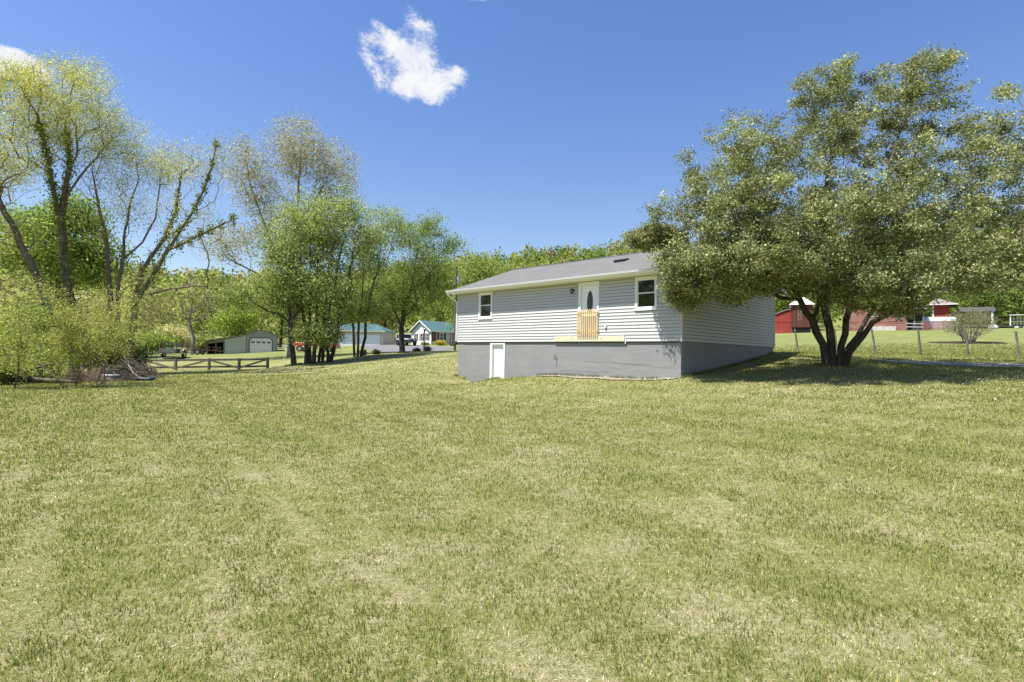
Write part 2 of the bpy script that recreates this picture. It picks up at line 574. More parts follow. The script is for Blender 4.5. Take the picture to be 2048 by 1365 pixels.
def ground(x, y):
    x, y = np.atleast_1d(np.asarray(x, float)), np.atleast_1d(np.asarray(y, float))
    xc, yc = np.clip(x, -130, 130), np.clip(y, -60, 150)
    z = np.full(x.shape, _W[-3]) + _W[-2] * xc / 50 + _W[-1] * yc / 50
    for i in range(len(ctrl)):
        z -= _W[i] * np.sqrt((xc - ctrl[i, 0]) ** 2 + (yc - ctrl[i, 1]) ** 2 + 0.5)
    # wooded ridge round the valley
    r = np.hypot(x, y)
    az = np.arctan2(x, np.maximum(y, 1e-3))
    front = np.clip((y - 20) / 60, 0, 1)
    top = 27 + 13 * np.clip((az + 0.45) / 0.5, 0, 1) + 4 * np.sin(az * 5 + 1)
    rise = np.clip((r - 125) / 190, 0, 1)
    z = z + front * top * rise * rise * (3 - 2 * rise)
    z = z + 0.05 * (fbm(x * 0.35, y * 0.35, 3, 3) - 0.5) + 0.9 * (fbm(x * 0.03, y * 0.03, 9, 2) - 0.5) * np.clip((r - 60) / 60, 0, 1)
    return z


def gz(x, y):
    return float(ground(x, y)[0])


def ground_mat():
    m = bpy.data.materials.new('lawn')
    m.use_nodes = True
    t = NT(m.node_tree)
    co = t.node('ShaderNodeTexCoord').outputs['Object']
    big = t.noise(co, 0.16, 5, 0.6, 0.6)
    mid = t.noise(co, 0.9, 6, 0.65, 0.8)
    fine = t.noise(co, 16, 5, 0.75)
    vf = t.noise(co, 75, 3, 0.7)
    st = t.noise(t.vmath('MULTIPLY', co, (0.35, 1.2, 1)), 1.4, 5, 0.65)
    green = t.mix(t.ramp(fine, 0.3, 0.7), (0.14, 0.155, 0.042, 1), (0.225, 0.228, 0.078, 1))
    straw = t.mix(t.ramp(vf, 0.3, 0.7), (0.29, 0.25, 0.14, 1), (0.44, 0.385, 0.245, 1))
    f = t.math('ADD', t.math('MULTIPLY', t.math('SUBTRACT', mid, 0.5), 1.3), t.math('ADD', t.math('MULTIPLY', t.math('SUBTRACT', big, 0.5), 0.9), t.math('MULTIPLY', t.math('SUBTRACT', fine, 0.5), 1.6)))
    f = t.math('ADD', f, t.math('MULTIPLY', t.math('SUBTRACT', st, 0.5), 0.6))
    c = t.mix(t.ramp(f, -0.25, 0.55), green, straw)
    # the field and woods floor farther off are greener
    sx = t.node('ShaderNodeSeparateXYZ', in_0=co)
    far = t.ramp(sx.outputs[1], 40.0, 60.0)
    right = t.math('MULTIPLY', t.ramp(sx.outputs[0], 12.0, 20.0), t.ramp(sx.outputs[1], 17.0, 26.0))
    ff = t.math('MULTIPLY', t.math('MAXIMUM', far, right), 0.7)
    c = t.mix(ff, c, t.mix(t.ramp(mid, 0.3, 0.7), (0.12, 0.155, 0.035, 1), (0.185, 0.205, 0.065, 1)))
    p = t.node('ShaderNodeBsdfPrincipled', in_Base_Color=c, in_Roughness=0.9)
    p.inputs['Specular IOR Level'].default_value = 0.1
    bp = t.node('ShaderNodeBump', in_Height=t.math('ADD', fine, t.math('MULTIPLY', vf, 0.5)))
    bp.inputs['Strength'].default_value = 0.8
    bp.inputs['Distance'].default_value = 0.05
    t.t.links.new(bp.outputs[0], p.inputs['Normal'])
    out = t.node('ShaderNodeOutputMaterial')
    t.t.links.new(p.outputs[0], out.inputs[0])
    return m


def grid_axis(c, s, lo, hi, n):
    t = np.linspace(math.asinh((lo - c) / s), math.asinh((hi - c) / s), n)
    return c + s * np.sinh(t)


gx, gy = grid_axis(2, 11, -480, 480, 250), grid_axis(20, 12, -120, 480, 230)
XX, YY = np.meshgrid(gx, gy)
ZZ = ground(XX.ravel(), YY.ravel())
ii = np.arange(len(gx) * len(gy)).reshape(len(gy), len(gx))
quads = np.stack([ii[:-1, :-1], ii[:-1, 1:], ii[1:, 1:], ii[1:, :-1]], -1).reshape(-1, 4)
tag(mesh_np('ground', np.stack([XX.ravel(), YY.ravel(), ZZ], 1), quads, ground_mat(), smooth=True), kind='structure')


def drape(name, outline, mat_, lift=0.02, step=0.6, kind='structure', jag=0.0):
    """a sheet that follows the ground inside a closed outline"""
    o = np.array(outline)
    bm = bmesh.new()
    pts = []
    for i in range(len(o)):
        a, b = o[i], o[(i + 1) % len(o)]
        n = max(1, int(np.hypot(*(b - a)) / step))
        for k in range(n):
            q = a + (b - a) * k / n
            if jag:
                q = q + (rng.random(2) - 0.5) * jag
            pts.append(q)
    bm.faces.new([bm.verts.new((q[0], q[1], 0)) for q in pts])
    lo, hi = o.min(0), o.max(0)
    for ax in (0, 1):
        for k in np.arange(lo[ax] + step, hi[ax], step):
            co = [0, 0, 0]; no = [0, 0, 0]
            co[ax] = k; no[ax] = 1
            bmesh.ops.bisect_plane(bm, geom=bm.verts[:] + bm.edges[:] + bm.faces[:], plane_co=co, plane_no=no)
    arr = np.array([v.co[:2] for v in bm.verts])
    z = ground(arr[:, 0], arr[:, 1]) + lift
    for v, zz in zip(bm.verts, z):
        v.co.z = zz
    me = bpy.data.meshes.new(name)
    bm.to_mesh(me)
    bm.free()
    me.materials.append(mat_)
    ob = bpy.data.objects.new(name, me)
    COL.objects.link(ob)
    tag(ob, kind=kind)
    return ob


# ------------------------------------------------------------------ the house
H_ROT = math.atan2(HX[1], HX[0])
house = empty('house', (HA[0], HA[1], 0), H_ROT, 'single-storey grey-sided ranch house on a grey painted foundation', 'house')
Z0, Z1 = 2.217, 4.72          # bottom and top of the siding
REV = 0.128                   # siding exposure
NB = 20
# foundation
FND = 0.03
openings_f = [(2.53, 3.57, -1.0, 2.19)]
fb = MB()
fb.box(FND, 2.56, FND, FND + 0.25, -0.6, Z0)
fb.box(3.55, HL - FND, FND, FND + 0.25, -0.6, Z0)
fb.box(FND, FND + 0.25, FND + 0.25, HW - FND, -0.6, Z0)
fb.box(HL - FND - 0.25, HL - FND, FND + 0.25, HW - FND, -0.6, Z0)
fb.box(FND + 0.25, HL - FND - 0.25, HW - FND - 0.25, HW - FND, -0.6, Z0)
fb.box(2.56, 3.55, FND, FND + 0.25, 2.165, Z0)
foundation = fb.build('foundation', M['foundation'], house)
MB().box(0.5, 2.46, FND - 0.004, FND - 0.001, 2.075, 2.085).build('joint_line', M['dark'], foundation)
def crack(s0, z0, s1, z1, n_):
    m_ = MB()
    pr = random.Random(int(s0 * 100))
    pts = [(s0 + (s1 - s0) * k / n_, z0 + (z1 - z0) * k / n_ + pr.uniform(-0.025, 0.025)) for k in range(n_ + 1)]
    for a_, b_ in zip(pts[:-1], pts[1:]):
        m_.bar((a_[0], FND - 0.002, a_[1]), (b_[0], FND - 0.002, b_[1]), 0.003, pr.uniform(0.003, 0.010), up=(0, 1, 0))
    m_.build('crack', M['crack'], foundation)


M['crack'] = mat('crack_grey', (0.16, 0.16, 0.157), 0.9, 0.2, 8, 0.1)  # grey tone of the foundation cracks
crack(8.3, 1.40, 11.4, 1.34, 22)
crack(10.2, 1.33, 12.5, 1.25, 14)
crack(7.0, 1.0, 9.6, 0.98, 14)
# sheathing behind the siding, with real window and door openings
wins = [(1.66, 2.64, 3.395, 4.70), (10.765, 11.705, 3.44, 4.70)]
door = (8.0, 9.06, 2.42, 4.70)
ops = sorted(wins + [door])


def wall_cells(x0, x1, z0, z1, ops):
    """split a wall strip round openings"""
    xs = [(x0, None)]
    out, cur = [], x0
    for (a, b, c, d) in ops:
        if d <= z0 + 1e-6 or c >= z1 - 1e-6:
            continue
        out.append((cur, a))
        cur = b
    out.append((cur, x1))
    return [q for q in out if q[1] - q[0] > 0.02]


sh = MB()
edges = sorted({Z0, Z1 + 0.15} | {q for o_ in ops for q in o_[2:]})
for za, zb in zip(edges[:-1], edges[1:]):
    for a, b in wall_cells(0.02, HL - 0.02, za, zb, ops):
        sh.box(a, b, 0.012, 0.11, za, zb)
wall_front = sh.build('front_wall', M['sheath'], house)


def clap(x0, x1, z, h, y=0.0, flip=1):
    """one siding course: a clapboard wedge with a lip at its bottom edge, running along x"""
    m_ = MB()
    prof = [(y - 0.026 * flip, z + 0.008), (y - 0.025 * flip, z + 0.026), (y - 0.004 * flip, z + h), (y + 0.008 * flip, z + h), (y + 0.008 * flip, z + 0.016)]
    m_.prism(prof, x0, x1, 'x')
    return m_


for i in range(NB):
    z = Z0 + i * REV
    h = min(REV - 0.002, Z1 - z - 0.002)
    if h < 0.03: continue
    hit = False
    # cut the course where it passes an opening
    for a, b in wall_cells(0.075, HL - 0.075, z + 0.004, z + h, ops):
        clap(a + 0.002, b - 0.002, z, h).build('siding_board', M['siding'], wall_front)
# right gable wall
gw = MB()
RIDGE_Z = 6.60
EAVE_Z = 4.80
gw.prism([(0.02, Z0), (HW - 0.02, Z0), (HW - 0.02, Z1 + 0.1), (HW / 2, RIDGE_Z - 0.16), (0.02, Z1 + 0.1)], HL - 0.11, HL - 0.012, 'x')
wall_right = gw.build('gable_wall', M['sheath'], house)
nright = int((RIDGE_Z - Z0) / REV)
for i in range(nright):
    z = Z0 + i * REV
    zt = z + REV
    half = HW / 2 - 0.075
    if zt > Z1 + 0.05:
        half = min(half, max(0, (RIDGE_Z - 0.18 - zt) / 0.395))
    if half < 0.2: continue
    m_ = MB()
    x = HL
    prof = [(x + 0.026, z + 0.012), (x + 0.025, z + 0.028), (x + 0.004, z + REV - 0.002), (x - 0.008, z + REV - 0.002), (x - 0.008, z + 0.018)]
    m_.prism(prof, HW / 2 - half, HW / 2 + half, 'y')
    m_.build('siding_board', M['siding'], wall_right)
gw = MB()
gw.prism([(0.02, Z0), (HW - 0.02, Z0), (HW - 0.02, Z1 + 0.1), (HW / 2, RIDGE_Z - 0.16), (0.02, Z1 + 0.1)], 0.012, 0.11, 'x')
gw.build('gable_wall', M['siding'], house)
MB().box(0.11, HL - 0.11, HW - 0.11, HW - 0.012, Z0, Z1 + 0.1).build('back_wall', M['siding'], house)
# corner posts
for cx, cy, sx_, sy_ in ((0, 0, 1, 1), (HL, 0, -1, 1), (HL, HW, -1, -1)):
    m_ = MB()
    m_.box(min(cx - 0.026 * sx_, cx + 0.07 * sx_), max(cx - 0.026 * sx_, cx + 0.07 * sx_), min(cy - 0.026 * sy_, cy + 0.02 * sy_), max(cy - 0.026 * sy_, cy + 0.02 * sy_), Z0 - 0.01, Z1)
    m_.box(min(cx - 0.026 * sx_, cx + 0.01 * sx_), max(cx - 0.026 * sx_, cx + 0.01 * sx_), min(cy + 0.02 * sy_, cy + 0.07 * sy_), max(cy + 0.02 * sy_, cy + 0.07 * sy_), Z0 - 0.01, Z1)
    m_.build('corner_trim', M['siding'], house)
# dark strip painted in for the shadow gap below the siding
MB().box(0.0, HL, -0.012, 0.012, Z0 - 0.035, Z0 - 0.002).build('siding_shade_strip', M['dark'], house)


def window(a, b, c, d):
    y = -0.045
    fr = MB()
    fw = 0.085
    fr.box(a, b, y, 0.05, c, c + 0.07)
    fr.box(a, b, y, 0.05, d - 0.12, d)
    fr.box(a, a + fw, y, 0.05, c + 0.07, d - 0.12)
    fr.box(b - fw, b, y, 0.05, c + 0.07, d - 0.12)
    wn_ = fr.build('window', M['trim'], house, bevel=0.004)
    mid = (c + d) / 2 - 0.02
    x0, x1 = a + fw, b - fw
    for z0, z1, yy in ((mid, d - 0.12, -0.012), (c + 0.07, mid + 0.03, 0.012)):
        sm = MB()
        s = 0.035
        sm.box(x0, x1, yy, yy + 0.03, z0, z0 + s)
        sm.box(x0, x1, yy, yy + 0.03, z1 - s, z1)
        sm.box(x0, x0 + s, yy, yy + 0.03, z0 + s, z1 - s)
        sm.box(x1 - s, x1, yy, yy + 0.03, z0 + s, z1 - s)
        sm.build('sash', M['trim'], wn_)
        MB().box(x0 + s, x1 - s, yy + 0.012, yy + 0.018, z0 + s, z1 - s).build('pane', M['glass'], wn_)
    MB().box(a - 0.02, b + 0.02, y - 0.02, -0.005, c - 0.045, c - 0.002).build('sill', M['trim'], wn_, bevel=0.004)
    return wn_


for q in wins:
    window(*q)
# front door with oval light
a, b, c, d = door
fr = MB()
fr.box(a, a + 0.13, -0.04, 0.09, c, d)
fr.box(b - 0.10, b, -0.04, 0.09, c, d)
fr.box(a + 0.13, b - 0.10, -0.04, 0.09, d - 0.13, d)
dr = fr.build('front_door', M['trim'], house, bevel=0.004)
dx0, dx1, dz0, dz1 = a + 0.135, b - 0.105, c, d - 0.135
# slab with an oval hole
ocx, ocz, orx, orz = (dx0 + dx1) / 2 + 0.02, 3.86, 0.155, 0.47
n = 40
sl = bmesh.new()
outer, inner = [], []
for k in range(n):
    an = 2 * math.pi * k / n
    ca, sa = math.cos(an), math.sin(an)
    inner.append((ocx + orx * ca, ocz + orz * sa))
    tt = min((dx1 - ocx if ca > 0 else ocx - dx0) / max(abs(ca), 1e-6), (dz1 - ocz if sa > 0 else ocz - dz0) / max(abs(sa), 1e-6))
    outer.append((ocx + tt * ca, ocz + tt * sa))
mb = MB()
vs = [(p_[0], 0.03, p_[1]) for p_ in outer] + [(p_[0], 0.03, p_[1]) for p_ in inner]
for cxx, czz in ((dx0, dz0), (dx1, dz0), (dx1, dz1), (dx0, dz1)):
    vs.append((cxx, 0.03, czz))
fs = [(k, (k + 1) % n, n + (k + 1) % n, n + k) for k in range(n)]
# corner fillers
for ci, (cxx, czz) in enumerate(((dx0, dz0), (dx1, dz0), (dx1, dz1), (dx0, dz1))):
    for k in range(n):
        p0, p1 = outer[k], outer[(k + 1) % n]
        on = lambda p_: (abs(p_[0] - cxx) < 1e-4, abs(p_[1] - czz) < 1e-4)
        if (on(p0)[0] and on(p1)[1]) or (on(p0)[1] and on(p1)[0]):
            fs.append((k, 2 * n + ci, (k + 1) % n))
mb.add(vs, fs)
mb.build('door_slab', M['white_door'], dr)
rim = MB()
rim.tube([(ocx + (orx + 0.012) * math.cos(2 * math.pi * k / n), 0.028, ocz + (orz + 0.012) * math.sin(2 * math.pi * k / n)) for k in range(n + 1)], 0.014, 6, cap=False)
rim.build('oval_rim', M['white_door'], dr)
og = MB()
og.add([(ocx + (orx + 0.01) * math.cos(2 * math.pi * k / n), 0.036, ocz + (orz + 0.01) * math.sin(2 * math.pi * k / n)) for k in range(n)], [tuple(range(n))])
og.build('oval_pane', M['door_glass'], dr)
MB().box(dx0, dx1, 0.06, 0.09, dz0, dz1).build('door_backing', M['dark'], dr)
MB().tube([(dx0 + 0.07, 0.03, 3.42), (dx0 + 0.07, -0.03, 3.42)], 0.028, 10).build('door_knob', M['black'], dr)
# wooden guard across the doorway: eleven pickets on two rails
gp = empty('doorway_guard', (0, 0, 0))
gp.parent = house
for k in range(11):
    x = 8.03 + k * 0.0985
    m_ = MB()
    m_.box(x - 0.018, x + 0.018, -0.118, -0.082, 2.405, 3.50)
    m_.add([(x - 0.018, -0.118, 3.50), (x + 0.018, -0.118, 3.50), (x + 0.018, -0.082, 3.50), (x - 0.018, -0.082, 3.50), (x - 0.018, -0.082, 3.545), (x + 0.018, -0.082, 3.545)], [(0, 1, 5, 4), (0, 4, 3), (1, 2, 5), (2, 3, 4, 5)])
    m_.build('picket', M['pine'], gp)
for z in (2.66, 3.40):
    MB().box(7.985, 9.08, -0.081, -0.043, z - 0.045, z + 0.045).build('rail', M['pine'], gp, bevel=0.003)
# ledger board where a deck once met the wall
lb = MB().box(6.715, 10.325, -0.066, -0.024, 2.225, 2.445).build('ledger_board', M['ledger'], house, bevel=0.004)
for x, z in ((7.0, 2.37), (7.72, 2.33), (7.75, 2.38), (9.2, 2.36), (9.24, 2.33), (10.1, 2.28)):
    MB().tube([(x, -0.062, z), (x, -0.074, z)], 0.012, 6).build('bolt', M['black'], lb)
MB().box(10.327, 10.37, -0.03, -0.024, 2.14, 2.44).build('flashing', M['trim'], house)
MB().box(6.70, 10.34, -0.06, -0.024, 2.447, 2.453).build('ledger_flashing', M['trim'], house)
# wall lantern
ln = MB()
ln.tube([(7.715, -0.02, 4.40), (7.715, -0.045, 4.40)], 0.055, 12)
ln.tube([(7.715, -0.04, 4.43), (7.715, -0.10, 4.47), (7.715, -0.145, 4.44)], 0.012, 6)
ln.tube([(7.715, -0.145, 4.45), (7.715, -0.145, 4.41)], [0.02, 0.075], 8)
for k in range(6):
    an = k * math.pi / 3
    ln.tube([(7.715 + 0.062 * math.cos(an), -0.145 + 0.062 * math.sin(an), 4.41), (7.715 + 0.045 * math.cos(an), -0.145 + 0.045 * math.sin(an), 4.25)], 0.007, 4)
ln.tube([(7.715, -0.145, 4.25), (7.715, -0.145, 4.235)], 0.05, 8)
lan = ln.build('wall_lantern', M['black'], house)
MB().tube([(7.715, -0.145, 4.405), (7.715, -0.145, 4.255)], [0.05, 0.036], 8).build('lantern_glass', mat('lamp_glass', (0.25, 0.25, 0.24), 0.1, 0.1, 5, 0.5), lan)
# outlet box, tap, hooks
ob_ = MB().box(9.37, 9.46, -0.075, -0.02, 2.77, 2.91).build('outlet_box', M['trim'], house, bevel=0.006)
MB().box(9.40, 9.425, -0.079, -0.074, 2.82, 2.86).build('cover_slot', M['dark'], ob_)
MB().box(9.385, 9.45, -0.07, -0.02, 2.735, 2.768).build('conduit', mat('grey_plastic', (0.2, 0.2, 0.21), 0.6), ob_)
tp = MB().tube([(6.765, 0.03, 1.60), (6.765, -0.06, 1.60), (6.765, -0.085, 1.56), (6.765, -0.085, 1.44)], 0.016, 8)
tp.tube([(6.72, -0.045, 1.615), (6.81, -0.045, 1.615)], 0.012, 6)
tp.build('garden_tap', M['black'], house)
for x in (3.35, 5.05):
    MB().tube([(x, -0.01, 4.63), (x, -0.05, 4.61), (x + 0.03, -0.06, 4.65)], 0.012, 5).build('hook', M['trim'], house)
# basement door
bd = MB()
bd.box(2.535, 2.68, 0.0, 0.16, -0.3, 2.185)
bd.box(3.475, 3.57, 0.0, 0.16, -0.3, 2.185)
bd.box(2.68, 3.475, 0.0, 0.16, 2.105, 2.185)
bdo = bd.build('basement_door', M['trim'], house, bevel=0.004)
MB().box(2.685, 3.47, 0.105, 0.14, -0.3, 2.10).build('door_slab', M['white_door'], bdo)
MB().tube([(3.40, 0.105, 1.15), (3.40, 0.06, 1.15)], 0.028, 10).build('door_knob', M['gutter'], bdo)
# roof
SL = (RIDGE_Z - 4.865) / (HW / 2 + 0.43)
RO, TH = 0.40, 0.03
RX0, RX1 = -RO, HL + RO


def rz_(y):
    return RIDGE_Z - abs(y - HW / 2) * SL


rf = empty('roof', (0, 0, 0))
rf.parent = house
yc, ye = HW / 2, -0.43
ang = math.atan(SL)
ln_ = (yc - ye) / math.cos(ang)
for sgn, rot in ((1, 0), (-1, math.pi)):
    pm = MB().box(RX0, RX1, 0, ln_, -TH, 0)
    o = pm.build('roof_plane', M['shingle'], rf)
    if sgn == 1:
        o.matrix_local = Matrix.Translation((0, ye, rz_(ye))) @ Matrix.Rotation(ang, 4, 'X')
    else:
        o.matrix_local = Matrix.Translation((HL, 2 * yc - ye, rz_(ye))) @ Matrix.Rotation(math.pi, 4, 'Z') @ Matrix.Rotation(ang, 4, 'X')
# ridge cap
rc = MB()
rc.prism([(yc - 0.16, RIDGE_Z - 0.16 * SL + 0.006), (yc, RIDGE_Z + 0.03), (yc + 0.16, RIDGE_Z - 0.16 * SL + 0.006), (yc, RIDGE_Z - 0.02)], RX0 - 0.005, RX1 + 0.005, 'x')
rc.build('ridge_cap', mat('ridge_shingle', (0.06, 0.06, 0.064), 0.9, 0.2, 20), rf)
# roof underside, fascia, soffit, rakes
for sgn in (1, -1):
    yy = lambda q: q if sgn == 1 else HW - q
    s_ = MB()
    y0, y1 = sorted((yy(-0.40), yy(0.0)))
    s_.box(RX0 + 0.02, RX1 - 0.02, y0, y1, Z1 + 0.002, Z1 + 0.016)
    s_.build('soffit', M['cream'], rf)
    y0, y1 = sorted((yy(-0.425), yy(-0.402)))
    MB().box(RX0 + 0.02, RX1 - 0.02, y0, y1, Z1 - 0.01, 4.835).build('fascia', M['cream'], rf)
for x0, x1 in ((RX0 + 0.0, RX0 + 0.025), (RX1 - 0.025, RX1)):
    rk = MB()
    e = -0.40
    rk.prism([(e, rz_(e) - 0.035), (yc, RIDGE_Z - 0.035), (HW - e, rz_(e) - 0.035), (HW - e, rz_(e) - 0.19), (yc, RIDGE_Z - 0.20), (e, rz_(e) - 0.19)], x0, x1, 'x')
    rk.build('rake_board', M['cream'], rf)
for x0, x1 in ((RX0 + 0.03, 0.0), (HL, RX1 - 0.03)):
    rk = MB()
    e = -0.38
    rk.prism([(e, rz_(e) - 0.13), (yc, RIDGE_Z - 0.13), (HW - e, rz_(e) - 0.13), (HW - e, rz_(e) - 0.145), (yc, RIDGE_Z - 0.145), (e, rz_(e) - 0.145)], x0, x1, 'x')
    rk.build('rake_soffit', M['cream'], rf)
# gutter (K profile) along the front eave
gt = MB()
gt.prism([(-0.43, 4.745), (-0.50, 4.745), (-0.535, 4.80), (-0.55, 4.83), (-0.55, 4.868), (-0.535, 4.868), (-0.535, 4.84), (-0.445, 4.76), (-0.43, 4.76)], RX0 + 0.0, RX1 - 0.0, 'x')
gut = gt.build('gutter', M['gutter'], rf)
MB().box(RX0, RX1, -0.56, -0.53, 4.870, 4.882).build('gutter_lip', M['trim'], gut)
ds = MB()
pts = [(-0.30, -0.49, 4.75), (-0.29, -0.47, 4.66), (-0.10, -0.10, 4.36), (-0.06, -0.03, 4.28)]
for p0, p1 in zip(pts[:-1], pts[1:]):
    ds.bar(p0, p1, 0.065, 0.055)
ds.box(-0.095, -0.03, -0.06, -0.005, 2.24, 4.29)
ds.build('downspout', M['gutter'], gut)
MB().tube([(-0.062, -0.033, 2.26), (-0.062, -0.033, 2.16), (-0.12, -0.06, 2.10), (-0.42, -0.12, 2.06)], 0.055, 8).build('drain_elbow', M['black'], gut)
# roof vent and chimney
V = MB()
vy, vx = 2.45, 8.42
V.prism([(vy - 0.24, rz_(vy - 0.24) + 0.12), (vy + 0.22, rz_(vy + 0.22) + 0.07), (vy + 0.22, rz_(vy + 0.22) - 0.01), (vy - 0.14, rz_(vy - 0.14) + 0.0), (vy - 0.20, rz_(vy - 0.24) + 0.02)], vx - 0.26, vx + 0.26, 'x')
V.build('roof_vent', mat('vent_metal', (0.045, 0.045, 0.048), 0.5, 0.2, 8), rf)
brick = mat('orange_brick', (0.52, 0.15, 0.06), 0.9, 0.3, 12, 0.1)
mortar = mat('mortar', (0.45, 0.40, 0.35), 0.95, 0.15, 12, 0.1)
cx0, cy0 = 11.02, 5.05
ch = MB().box(cx0 + 0.01, cx0 + 0.43, cy0 + 0.01, cy0 + 0.43, 5.9, 6.95).build('chimney', mortar, rf)
bmesh_b = {}
for lev in range(8):
    z = 6.32 + lev * 0.078
    off = 0.11 if lev % 2 else 0
    for side in range(4):
        for k in range(3):
            s0 = k * 0.22 - off
            s1 = s0 + 0.205
            s0, s1 = max(s0, 0), min(s1, 0.44)
            if s1 - s0 < 0.05: continue
            q = MB()
            if side == 0: q.box(cx0 + s0, cx0 + s1, cy0 - 0.004, cy0 + 0.02, z, z + 0.066)
            if side == 1: q.box(cx0 + s0, cx0 + s1, cy0 + 0.42, cy0 + 0.444, z, z + 0.066)
            if side == 2: q.box(cx0 - 0.004, cx0 + 0.02, cy0 + s0 + 0.02, cy0 + min(s1, 0.42), z, z + 0.066)
            if side == 3: q.box(cx0 + 0.42, cx0 + 0.444, cy0 + s0 + 0.02, cy0 + min(s1, 0.42), z, z + 0.066)
            q.build('brick', brick, ch)
MB().box(cx0 - 0.03, cx0 + 0.47, cy0 - 0.03, cy0 + 0.47, 6.951, 6.99).build('chimney_cap', brick, ch)
# ------------------------------------------------------------------ trees: skeletons grown towards points in a crown volume
def lobe(u, v, Y, ru, rv, rd, n):
    """n random points in an ellipsoid given by where it shows in the photo and its depth"""
    c = P(u, v, Y)
    k = Y / F
    q = rng.normal(size=(n, 3))
    q /= np.linalg.norm(q, axis=1)[:, None]
    q *= (rng.random(n) ** 0.42)[:, None]
    return c + q * np.array([ru * k, rd, rv * k])


def grow(stems, tips, bf=0.35, seg=0.55, wob=0.10, sag=0.0):
    """stems: list of (polyline, radius at base, attach) ; attach is None for a stem of its own"""
    pos, par, plen, own = [], [], [], []
    base_r = []
    for (poly, r0, att) in stems:
        poly = np.array(poly, float)
        if att is None:
            base_r.append(r0)
            idx = None
            owner = len(base_r) - 1
        else:
            d = np.linalg.norm(np.array(pos) - poly[0], axis=1)
            idx = int(d.argmin())
            owner = own[idx]
            poly[0] = pos[idx]
        first = True
        for a, b in zip(poly[:-1], poly[1:]):
            L = np.linalg.norm(b - a)
            n = max(1, int(L / seg))
            for k in range(0 if (first and idx is None) else 1, n + 1):
                q = a + (b - a) * k / n
                if 0 < k < n:
                    q = q + rng.normal(size=3) * wob * 0.35
                pos.append(q)
                par.append(-1 if idx is None else idx)
                plen.append(0 if idx is None else plen[idx] + np.linalg.norm(q - pos[idx]))
                own.append(owner)
                idx = len(pos) - 1
            first = False
    # attach the crown points one by one, nearest first, to the cheapest node
    N = len(tips)
    P0 = np.array(pos)
    cost = np.full(N, 1e9)
    best = np.zeros(N, int)
    near = np.full(N, 1e9)
    for i in range(len(P0)):
        d = np.linalg.norm(tips - P0[i], axis=1) + 0.6 * np.maximum(0, P0[i, 2] - tips[:, 2])
        c = d + bf * plen[i]
        m_ = c < cost
        cost[m_] = c[m_]
        best[m_] = i
        near = np.minimum(near, d)
    done = np.zeros(N, bool)
    tipnodes = []
    for _ in range(N):
        k = int(np.where(done, 1e9, cost).argmin())
        done[k] = True
        i = best[k]
        a, b = np.array(pos[i]), tips[k]
        L = np.linalg.norm(b - a)
        n = max(1, int(L / seg))
        new = []
        bow = rng.normal(size=3) * wob * L * 0.6
        bow[2] += 0.10 * L
        for j in range(1, n + 1):
            f = j / n
            q = a + (b - a) * f + bow * math.sin(math.pi * f) + (rng.normal(size=3) * wob * 0.4 if j < n else 0)
            q = q - np.array([0, 0, sag * L * f * f])
            pos.append(q)
            par.append(i)
            plen.append(plen[i] + np.linalg.norm(q - pos[i]))
            own.append(own[i])
            i = len(pos) - 1
            new.append(i)
        tipnodes.append(i)
        rem = np.where(~done)[0]
        if len(rem) == 0: break
        for i in new:
            c = np.linalg.norm(tips[rem] - pos[i], axis=1) + bf * plen[i]
            m_ = c < cost[rem]
            cost[rem[m_]] = c[m_]
            best[rem[m_]] = i
    return np.array(pos), np.array(par), np.array(own), base_r, np.array(tipnodes)


